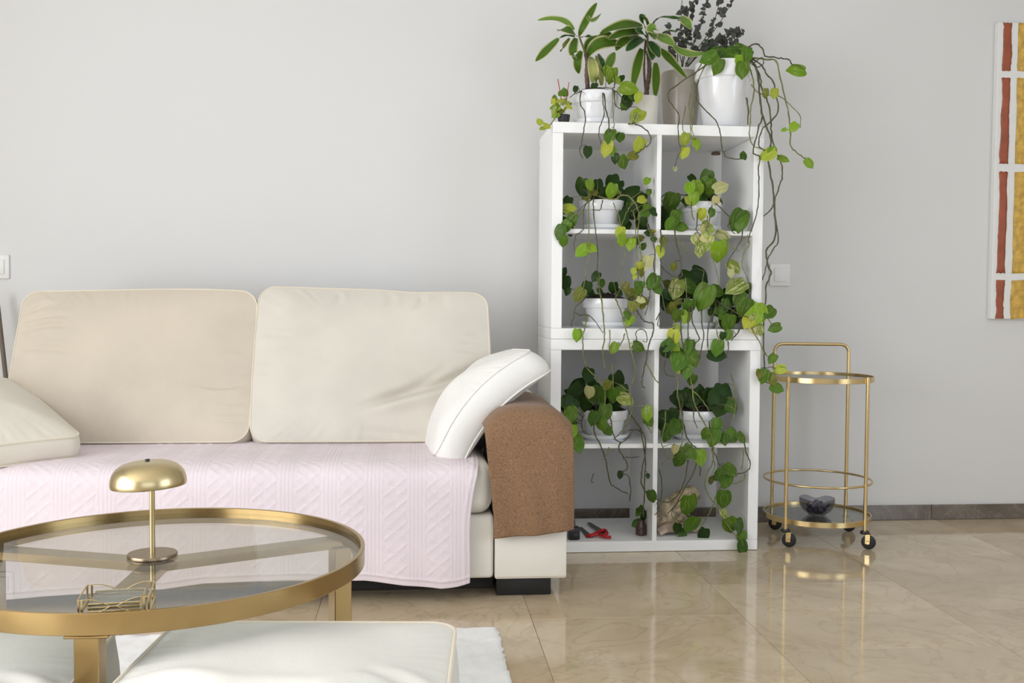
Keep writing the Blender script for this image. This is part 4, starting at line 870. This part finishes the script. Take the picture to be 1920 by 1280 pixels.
def strap(root, base, mid, tip, w_, tone='G', d=None, seed=[0]):
    seed[0] += 1; s = seed[0]
    w_ = w_*1.18
    if d is None: d = (.13, .13-.02*((s*7) % 5-1), .12-.03*((s*5) % 5-1))
    V, Fc, uv = strap_mesh('leaf', base, mid, tip, w_, d, s)
    o = obj('leaf', (V, Fc), M['strap'], root, angle=None, uv=uv)
    c = {'G': (.075, .155, .014, .85), 'B': (.16, .28, .05, .9), 'Y': (.40, .42, .13, .8), 'D': (.03, .085, .02, .5), 'O': (.13, .15, .03, .8)}[tone]
    o.color = c
A = thing('potted_dragon_tree', 'dragon tree with pothos in a white saucered pot at the left on top', 'plant', (.646, KY+.13, ZT))
pot_parts(A, (.646, KY+.13, ZT), 'stepped', .088, .128, 'ceramic')
def trunk(root, P, r):
    pts = smooth_path([bp(x, y, KY+d) for x, y, d in P], 6); n = len(pts)
    obj('trunk', tube(pts, np.linspace(r, r*.75, n)*(1+.10*np.sin(np.arange(n)*2.3)), 10), M['stem'], root)
trunk(A, [(1103, 185, .13), (1102, 165, .13), (1100, 140, .13), (1101, 118, .13), (1098, 100, .13)], .0095)
obj('shoot', tube(smooth_path([bp(*q) for q in ((1098, 102, KY+.13), (1092, 85, KY+.13), (1086, 66, KY+.13), (1088, 50, KY+.125))], 5), .0038, 8), M['vine_g'], A)
for q in (((1086, 66), (1101, 36), (1119, 5), 13, 'G'), ((1101, 27), (1110, 39), (1127, 25), 8, 'B'), ((1076, 56), (1050, 37), (1008, 38), 11, 'B'), ((1082, 68), (1062, 56), (1046, 58), 17, 'G'), ((1048, 73), (1026, 94), (1004, 115), 15, 'G'), ((1068, 72), (1059, 84), (1051, 97), 7, 'O'), ((1080, 72), (1074, 95), (1077, 114), 15, 'G'), ((1090, 96), (1083, 117), (1086, 138), 14, 'G'), ((1102, 106), (1128, 82), (1172, 86), 24, 'G'), ((1098, 100), (1106, 80), (1122, 68), 14, 'G'), ((1118, 70), (1140, 66), (1160, 68), 14, 'G'), ((1112, 163), (1112, 130), (1106, 106), 16, 'Y'), ((1128, 160), (1124, 128), (1117, 104), 11, 'Y'), ((1134, 135), (1128, 115), (1121, 101), 9, 'D'), ((1136, 138), (1144, 116), (1153, 98), 15, 'B'), ((1142, 150), (1133, 135), (1128, 125), 9, 'B'), ((1090, 70), (1104, 68), (1120, 71), 5, 'D'), ((1078, 69), (1060, 67), (1046, 74), 4, 'D'), ((1120, 160), (1118, 140), (1122, 118), 10, 'B')):
    strap(A, *q)
V = [(dk, .0024, [(1092, 168, .09), (1089, 175, .045), (1088, 195, .03), (1096, 208, .0), (1098, 225, -.02), (1094, 245, -.03), (1090, 268), (1087, 284), (1093, 297)]), (dk, .0022, [(1131, 168, .08), (1130, 175, .04), (1131, 195, .02), (1133, 215, -.01), (1125, 238, -.03), (1123, 255), (1127, 270)]), (dk, .0028, [(1133, 168, .08), (1133, 178, .04), (1136, 205, .01), (1142, 228, -.02), (1142, 245, -.03), (1149, 268), (1153, 290), (1163, 304), (1174, 304), (1186, 294), (1200, 284)]), (g, .002, [(1150, 170, .06), (1148, 190, .03), (1150, 215, .0), (1151, 240, -.03), (1153, 262)]), (dk, .0024, [(1148, 168, .07), (1158, 173, .05), (1166, 184, .05), (1172, 192)]), (dk, .002, [(1152, 172, .06), (1153, 195, .04), (1163, 203), (1182, 201, .05), (1186, 188)]), (dk, .0026, [(1178, 232, .0), (1190, 232, -.02), (1202, 237, -.03), (1214, 246), (1220, 258), (1218, 270), (1208, 277), (1200, 284)]), (dk, .002, [(1088, 172, .07), (1078, 176, .06), (1068, 183)]), (dk, .002, [(1110, 166, .09), (1130, 164, .06), (1152, 165, .05)])]
L = [(1102, 284, 18, 90, 'D'), (1143, 254, 24, 110, 'M'), (1163, 257, 18, 110, 'X'), (1137, 278, 26, 110, 'Y'), (1148, 283, 18, 60, 'B'), (1153, 297, 16, 90, 'D'), (1168, 304, 22, 60, 'M'), (1199, 272, 24, 110, 'Y'), (1186, 292, 20, 160, 'O'), (1079, 167, 11, 90, 'D', .07), (1147, 142, 26, 95, 'B', .07), (1138, 133, 16, 80, 'B', .08), (1165, 147, 14, 110, 'D', .07), (1178, 165, 30, 20, 'B', .04), (1197, 182, 18, 100, 'Y', .04), (1176, 190, 24, 100, 'D', .05), (1195, 216, 30, 130, 'Y', .0), (1190, 222, 20, 110, 'V', -.01), (1114, 163, 14, 90, 'D', .08), (1185, 180, 16, 60, 'X', .05), (1157, 150, 14, 60, 'B', .06), (1172, 197, 20, 120, 'X', .05)]
vines_and_leaves(A, V, L)
B = thing('potted_dragon_tree', 'dragon tree with a ringed stem in a plain cream pot in the middle on top', 'plant', (.842, KY+.17, ZT))
pot_parts(B, (.842, KY+.17, ZT), 'plain', .050, .128, 'cream_pot')
trunk(B, [(1211, 190, .17), (1213, 165, .17), (1217, 140, .17), (1217, 115, .17), (1214, 95, .17)], .0098)
obj('shoot', tube(smooth_path([bp(*q) for q in ((1211, 175, KY+.18), (1208, 140, KY+.185), (1208, 105, KY+.18), (1211, 75, KY+.18))], 5), .0045, 8), M['stem'], B)
obj('shoot', tube(smooth_path([bp(*q) for q in ((1215, 100, KY+.17), (1214, 85, KY+.17), (1214, 62, KY+.165))], 5), .0045, 8), M['vine_g'], B)
for q in (((1204, 50), (1170, 48), (1125, 63), 20, 'G'), ((1206, 62), (1175, 62), (1140, 74), 18, 'G'), ((1205, 74), (1175, 76), (1155, 95), 19, 'G'), ((1206, 72), (1190, 82), (1174, 96), 17, 'D'), ((1211, 62), (1205, 40), (1201, 26), 15, 'D'), ((1216, 62), (1213, 45), (1206, 30), 12, 'G'), ((1224, 73), (1222, 58), (1226, 44), 21, 'B'), ((1238, 32), (1258, 33), (1279, 35), 7, 'D'), ((1276, 32), (1286, 42), (1297, 56), 17, 'B'), ((1228, 66), (1246, 74), (1264, 86), 19, 'B'), ((1262, 85), (1288, 101), (1322, 99), 15, 'B'), ((1238, 92), (1258, 115), (1287, 146), 15, 'G'), ((1203, 92), (1194, 128), (1186, 167), 16, 'G'), ((1229, 118), (1230, 150), (1228, 182), 15, 'G'), ((1216, 78), (1228, 92), (1236, 108), 16, 'D'), ((1218, 80), (1222, 98), (1224, 112), 14, 'D'), ((1211, 70), (1203, 60), (1192, 52), 14, 'D'), ((1222, 50), (1230, 38), (1240, 32), 4, 'D'), ((1236, 72), (1250, 59), (1268, 60), 4, 'D'), ((1200, 58), (1190, 64), (1180, 73), 12, 'D')):
    strap(B, *q, d=(.17, .15-.02*(hash(q[0]) % 3), .13-.02*(hash(q[2]) % 4)))
# --- dried eucalyptus
Cc = (1.004, KY+.275, ZT)
E_ = thing('potted_eucalyptus', 'dark dried eucalyptus in a tall taupe vase at the back on top', 'plant', Cc)
obj('vase', lathe([(0, 0), (.056, 0), (.060, .004), (.070, .12), (.0745, .20), (.075, .232), (.073, .245), (.069, .243), (.066, .20), (.058, .01), (0, .008)], 64, Cc), M['taupe'], E_)
Vs, Fs = lathe([(0, .226), (.035, .228), (.068, .224)], 32, Cc); obj('soil', (Vs, Fs), M['soil'], E_)
n = 9; V, Fc = [], []
for i, t in enumerate(np.linspace(0, 1, 6)):
    wd = .44*math.sin(PI*min(1, t*.94+.05))**.8
    for k in (-1, 0, 1): V.append((wd*k*.9, t, .45*abs(k)*wd-.35*t*t))
Fc = [(i*3+j, i*3+j+1, i*3+j+4, i*3+j+3) for i in range(5) for j in range(2)]
eme = new_mesh('leaf', V, Fc, angle=None); eme.materials.append(M['grey_leaf'])
stems = [[(1270, 125), (1272, 80), (1277, 40), (1279, -8)], [(1278, 125), (1285, 75), (1296, 30), (1303, -12)], [(1285, 125), (1302, 80), (1318, 35), (1328, -8)], [(1290, 125), (1318, 85), (1348, 45), (1366, 15), (1380, -6)], [(1290, 125), (1322, 90), (1350, 70), (1375, 60), (1393, 62)], [(1272, 125), (1262, 95), (1258, 70), (1254, 45)], [(1285, 125), (1310, 95), (1335, 85), (1352, 92)], [(1280, 125), (1275, 95), (1290, 70), (1310, 60)], [(1268, 125), (1262, 100), (1268, 80), (1285, 60)], [(1288, 125), (1320, 92), (1350, 72), (1358, 82), (1350, 105)], [(1280, 125), (1290, 60), (1290, 20), (1315, -10)], [(1285, 120), (1330, 60), (1345, 20), (1350, -10)], [(1290, 122), (1345, 75), (1372, 78), (1380, 84)]]
R = random.Random(5)
for si, sp in enumerate(stems):
    dd = R.uniform(-.04, .05)
    pts = smooth_path([bp(x, y, KY+.275+dd*i/3) for i, (x, y) in enumerate(sp)], 8)
    obj('stem', tube(pts, np.linspace(.0022, .0012, len(pts)), 5), M['vine_d'], E_)
    k0 = int(len(pts)*.28)
    for i in range(k0, len(pts), 2 if si in (0, 1, 3, 5, 7, 8, 10, 11, 12) else 1):
        for sd_ in (-1, 1):
            if R.random() < .17: continue
            a = R.uniform(0, 2*PI); t = np.array([math.cos(a), R.uniform(-.6, .6), math.sin(a)]); t /= np.linalg.norm(t)
            nn = -FWD+RGT*R.uniform(-.8, .8)+UPV*R.uniform(-.8, .8); nn -= t*(nn@t); nn /= np.linalg.norm(nn); x = np.cross(t, nn); sz = R.uniform(.014, .027)
            o = bpy.data.objects.new('leaf', eme); COL.objects.link(o); o.parent = E_
            Mx = Matrix.Identity(4); rel = pts[i]-WL[E_.name]
            for q in range(3): Mx[q][0], Mx[q][1], Mx[q][2], Mx[q][3] = x[q]*sz, t[q]*sz, nn[q]*sz, rel[q]
            o.matrix_local = Mx
# --- big white pot on the right
L = [(1330, 108, 30, 170, 'M', .03), (1338, 102, 26, 140, 'X', .05), (1347, 124, 26, 100, 'M', .015), (1362, 104, 28, 160, 'M', .06), (1378, 98, 30, 20, 'X', .06), (1390, 92, 24, 20, 'M', .07), (1398, 98, 22, 60, 'M', .06), (1400, 104, 24, 100, 'M', .04), (1392, 130, 28, 90, 'M', .015), (1386, 112, 18, 100, 'B', .03), (1495, 130, 30, 190, 'B', .05), (1436, 175, 15, 90, 'O'), (1452, 175, 17, 100, 'Y'), (1488, 238, 18, 120, 'B'), (1470, 243, 9, 170, 'B'), (1440, 289, 28, 160, 'Y'), (1449, 286, 20, 60, 'B'), (1469, 297, 18, 20, 'B'), (1517, 306, 18, 60, 'B'), (1285, 261, 20, 100, 'Y'), (1307, 269, 20, 80, 'B'), (1283, 286, 20, 110, 'Y'), (1266, 317, 8, 90, 'P'), (1394, 291, 15, -80, 'X'), (1448, 672, 18, 120, 'M'), (1462, 692, 20, 170, 'Y'), (1432, 705, 24, 110, 'M'), (1449, 712, 18, 60, 'O'), (1456, 727, 22, 20, 'M'), (1425, 700, 16, 100, 'O'), (1444, 706, 16, 150, 'O')]
filler(L, 1370, 102, 36, 10, 14, 'XMD', 18, 26, .05, .16, 13)
V = [(dk, .003, [(1395, 102, .09), (1405, 88, .06), (1420, 83), (1430, 92), (1434, 105), (1450, 107), (1468, 110), (1480, 113), (1485, 121)]), (g, .003, [(1405, 108, .08), (1437, 111, .03), (1455, 114), (1462, 140), (1468, 168), (1475, 195), (1480, 222), (1482, 252, .0), (1482, 273), (1494, 286), (1508, 297), (1515, 303)]), (dk, .003, [(1408, 108, .08), (1428, 122, .02), (1438, 140), (1451, 155), (1455, 178), (1459, 208), (1447, 226, .0), (1431, 240, -.02), (1424, 258), (1423, 275), (1434, 282)]), (dk, .0036, [(1406, 110, .08), (1416, 124, .02), (1422, 150), (1425, 190), (1429, 212, .0), (1438, 240, -.02), (1446, 262), (1441, 295), (1444, 325), (1450, 358), (1452, 395), (1454, 425), (1451, 450), (1439, 464), (1437, 480), (1441, 500), (1445, 512), (1436, 538), (1436, 565), (1433, 590), (1431, 640), (1433, 665), (1433, 695)]), (dk, .003, [(1408, 112, .08), (1424, 140, .02), (1428, 165), (1437, 185), (1443, 205), (1446, 235, .0), (1448, 262, -.02), (1456, 285), (1464, 305), (1467, 325), (1463, 345), (1454, 370), (1447, 390), (1438, 400), (1432, 405)]), (dk, .0026, [(1452, 370, -.02), (1454, 410), (1459, 448), (1450, 468), (1440, 486), (1435, 505), (1430, 525)]), (g, .0026, [(1402, 115, .07), (1412, 150, .03), (1413, 175), (1407, 205, .0), (1407, 230, -.02), (1405, 255), (1412, 272), (1430, 280)]), (dk, .0028, [(1430, 218, .0), (1424, 235, -.02), (1416, 265), (1413, 288), (1424, 293), (1423, 315), (1423, 340), (1422, 375), (1419, 400), (1411, 425), (1405, 442), (1403, 455)]), (dk, .003, [(1399, 183, .03), (1403, 205), (1402, 233, .01)]), (g, .002, [(1408, 158, .03), (1425, 175), (1460, 180), (1482, 197), (1500, 218), (1500, 240)]), (dk, .0024, [(1330, 118, .04), (1268, 160, .05), (1254, 172, .04), (1253, 186), (1262, 200, .02), (1272, 213, .0), (1272, 236, -.03), (1272, 262), (1276, 282), (1268, 300), (1265, 316)]), (g, .0024, [(1318, 112, .05), (1300, 150, .05), (1293, 190, .03), (1294, 215, .0), (1295, 240, -.03), (1297, 262)]), (g, .0022, [(1325, 115, .05), (1306, 160, .05), (1302, 190, .03), (1300, 215, .0), (1298, 240, -.03), (1304, 262)]), (g, .002, [(1285, 200, .03), (1280, 232, -.02), (1284, 252, -.03)]), (dk, .0026, [(1310, 150, .05), (1304, 180, .04), (1315, 198, .02), (1330, 214, .0), (1343, 228, -.02), (1350, 248, -.03), (1354, 280), (1362, 294), (1378, 298), (1391, 298)]), (dk, .0024, [(1414, 118, .06), (1428, 108, .03), (1432, 118), (1422, 126), (1412, 122)])]
V += [(g, .0022, [(1433, 660, -.02), (1440, 668), (1446, 670)]), (dk, .0022, [(1433, 695, -.02), (1436, 715), (1448, 722), (1460, 738)]), (dk, .0018, [(1433, 690, -.02), (1446, 688), (1456, 690)])]
D = pothos('large white tapered pot of trailing pothos at the right on top', (1.130, KY+.14, ZT), .107, .250, V, L, kind='tall')
# --- small succulent
sx_, sy2 = bp(1057, 220, KY+.06)[0], KY+.06
sc = thing('potted_succulent', 'tiny yellow-green succulent in a black pot at the top left corner', 'plant', (sx_, sy2, ZT))
obj('pot', lathe([(0, 0), (.018, 0), (.0235, .034), (.0225, .035), (.020, .032), (0, .031)], 24, (sx_, sy2, ZT)), M['nursery'], sc)
R = random.Random(3)
for k in range(34):
    px, py = R.uniform(1037, 1068), R.uniform(184, 218)
    if px > 1056 and py > 205: continue
    leaf_at(sc, bp(px, py, KY+.03+R.uniform(0, .05)), R.uniform(.018, .032), R.choice([60, 90, 120, -90, -60, 20, 160]), R.choice('YYBOV'), flat=.7)
for px, py in ((1057, 172), (1052, 174), (1061, 174)): leaf_at(sc, bp(px, py, KY+.05), .026, -90, 'M')
for a, b in (((1046, 148), (1053, 190)), ((1067, 154), (1061, 190))):
    obj('red_stake', tube([bp(*a, KY+.05), bp(*b, KY+.055)], .0016, 6), M['red'], sc)
obj('vine', tube(smooth_path([bp(x, y, KY+.03-.012*i) for i, (x, y) in enumerate(((1045, 215), (1036, 228), (1030, 236), (1022, 241)))], 5), .002, 6), M['vine_g'], sc)
for px, py, s, a in ((1018, 240, 13, 150), (1012, 228, 13, -120), (1026, 236, 12, 20)): leaf_at(sc, bp(px, py, KY-.005), s*.0021, a, 'Y')

# ------------------------------------------------------------------ things in the bottom compartments
# black rod with a square foot
p0 = bp(1075, 985, KY+.045); 
rod = thing('black_rod', 'thin black rod with a block foot leaning in the bottom-left cube by the sofa', 'tool', (p0[0], p0[1], Z4))
obj('shaft', tube([bp(1063, 868, KY+.06), bp(1068, 920, KY+.055), bp(1077, 990, KY+.045)], .0052, 10), M['black'], rod)
fx = bp(1076, 1000, KY+.045)[0]
obj('foot', cat(box(fx-.022, fx+.020, KY+.025, KY+.068, Z4+.0005, Z4+.046, .006, 3), box(fx-.010, fx+.010, KY+.020, KY+.028, Z4+.008, Z4+.028, .003, 2)), M['black'], rod)
# red-handled shears lying on the panel
def flat_poly(P, z0, z1, bev=0):
    n = len(P); V = [(x, y, z0) for x, y in P]+[(x, y, z1) for x, y in P]
    return np.array(V), [tuple(range(n))[::-1], tuple(range(n, 2*n))]+[(i, (i+1) % n, n+(i+1) % n, n+i) for i in range(n)]
def on_panel(px, py):
    d_ = FWD*F_PX+RGT*(px-960)-UPV*(py-640); q = CAM+d_*(Z4-CAM[2])/d_[2]; return q[:2]
sh = thing('garden_shears', 'garden shears with dark blades and red handles lying in the bottom-left cube', 'shears', (*on_panel(1115, 1005), Z4))
a0, a1 = on_panel(1104, 984), on_panel(1133, 1003); b0, b1 = on_panel(1088, 990), on_panel(1106, 1008)
def blade(a, b, w0, w1):
    d_ = (b-a)/np.linalg.norm(b-a); nrm = np.array([-d_[1], d_[0]])
    return [a+nrm*w0, a-nrm*w0, b-nrm*w1, b+nrm*w1]
obj('blade', flat_poly(blade(a0, a1, .006, .013), Z4+.0065, Z4+.0105), M['steel'], sh, smooth=False)
obj('blade', flat_poly(blade(b0, b1, .006, .013), Z4+.001, Z4+.005), M['steel'], sh, smooth=False)
zt_ = Z4+.009
def hp(px, py, dz=0): q = on_panel(px, py); return np.array([q[0], q[1], zt_+dz])
obj('handle', tube(smooth_path([hp(1101, 1009), hp(1113, 1006), hp(1124, 1002, .004), hp(1134, 1001, .006), hp(1138, 1005), hp(1130, 1008)], 5), .0062, 8), M['red'], sh)
obj('handle', tube(smooth_path([hp(1106, 1009), hp(1120, 1007, .002), hp(1132, 1010), hp(1146, 1011, -.001)], 5), .0058, 8), M['red'], sh)
# brown jar with a cutting
jx, jy = .830, KY+.095
jr = thing('cutting_jar', 'small brown glass jar holding a pothos cutting beside the shelf divider', 'jar', (jx, jy, Z4))
obj('jar', lathe([(0, 0), (.017, 0), (.0205, .003), (.021, .030), (.019, .040), (.0145, .046), (.0145, .055), (.0155, .056), (.0155, .059), (.013, .059), (.012, .046), (.018, .030), (.017, .004), (0, .003)], 32, (jx, jy, Z4+.0005)), M['jar'], jr)
obj('stem', tube([(jx, jy, Z4+.02), (jx-.002, jy, Z4+.07), (jx+.002, jy-.005, Z4+.105)], .0018, 6), M['vine_d'], jr)
for px, py, s, a, tn in ((1194, 981, 18, 150, 'X'), (1202, 958, 20, 60, 'X'), (1210, 964, 16, 20, 'D'), (1197, 962, 12, 130, 'M'), (1206, 972, 12, 90, 'D')): leaf_at(jr, bp(px, py, jy-.005), s*.0021, a, tn)
# large sea shell
shell = thing('sea_shell', 'large mottled beige sea shell lying in the bottom-right cube', 'shell', (.985, KY+.17, Z4))
prof = []; N = 60
for t in np.linspace(0, 1, N):
    r = .066*(math.sin(PI*min(1, .04+t*.70))**.8)*(1-.45*t)+.002
    if t > .45: r *= 1+.10*math.sin((t-.45)*52)*(1-t)*1.6
    prof.append((r if 0 < t < 1 else 0, t*.205))
V, Fc = lathe(prof, 64); an = np.arctan2(V[:, 1], V[:, 0]); tt = V[:, 2]/.205
kn = 1+.10*np.exp(-((tt-.42)/.05)**2)*np.cos(an*8)+.06*np.exp(-((tt-.62)/.03)**2)*np.cos(an*8+1)+.02*np.sin(tt*160+an); V[:, 0] *= kn; V[:, 1] *= kn
V[:, 2] -= .03*(tt < .5)*(np.cos(an-.6)*.5+.5)*(1-tt*2)
ax_ = np.array([.72, .25, .50]); ax_ /= np.linalg.norm(ax_); q1 = np.cross([0, 1, 0], ax_); q1 /= np.linalg.norm(q1); q2 = np.cross(ax_, q1)
W = V @ np.array([q1, q2, ax_]); W += np.array([.905, KY+.15, 0]); W[:, 2] += Z4+.001-W[:, 2].min()
obj('shell_body', (W, Fc), M['shell'], shell, angle=None)
lipP = []
for t in np.linspace(0, 1, 14):
    lipP.append((.893+.155*t, KY+.062+.045*t+.01*math.sin(t*PI), Z4+.013+.006*math.sin(t*PI*1.0)+.004*math.sin(t*9)))
X = np.zeros((14, 6, 3))
for i in range(14):
    t = i/13; hgt = .030*math.sin(PI*(t*.82+.14))
    for j in range(6):
        f = j/5; X[i, j] = (lipP[i][0], lipP[i][1]+.045*f**1.5-.010*math.sin(f*PI), lipP[i][2]-.008+hgt*f)
obj('shell_lip', cloth(X, -.004), M['shell_in'], shell, angle=None)
print('leaves', nleaf, len(E_.children))
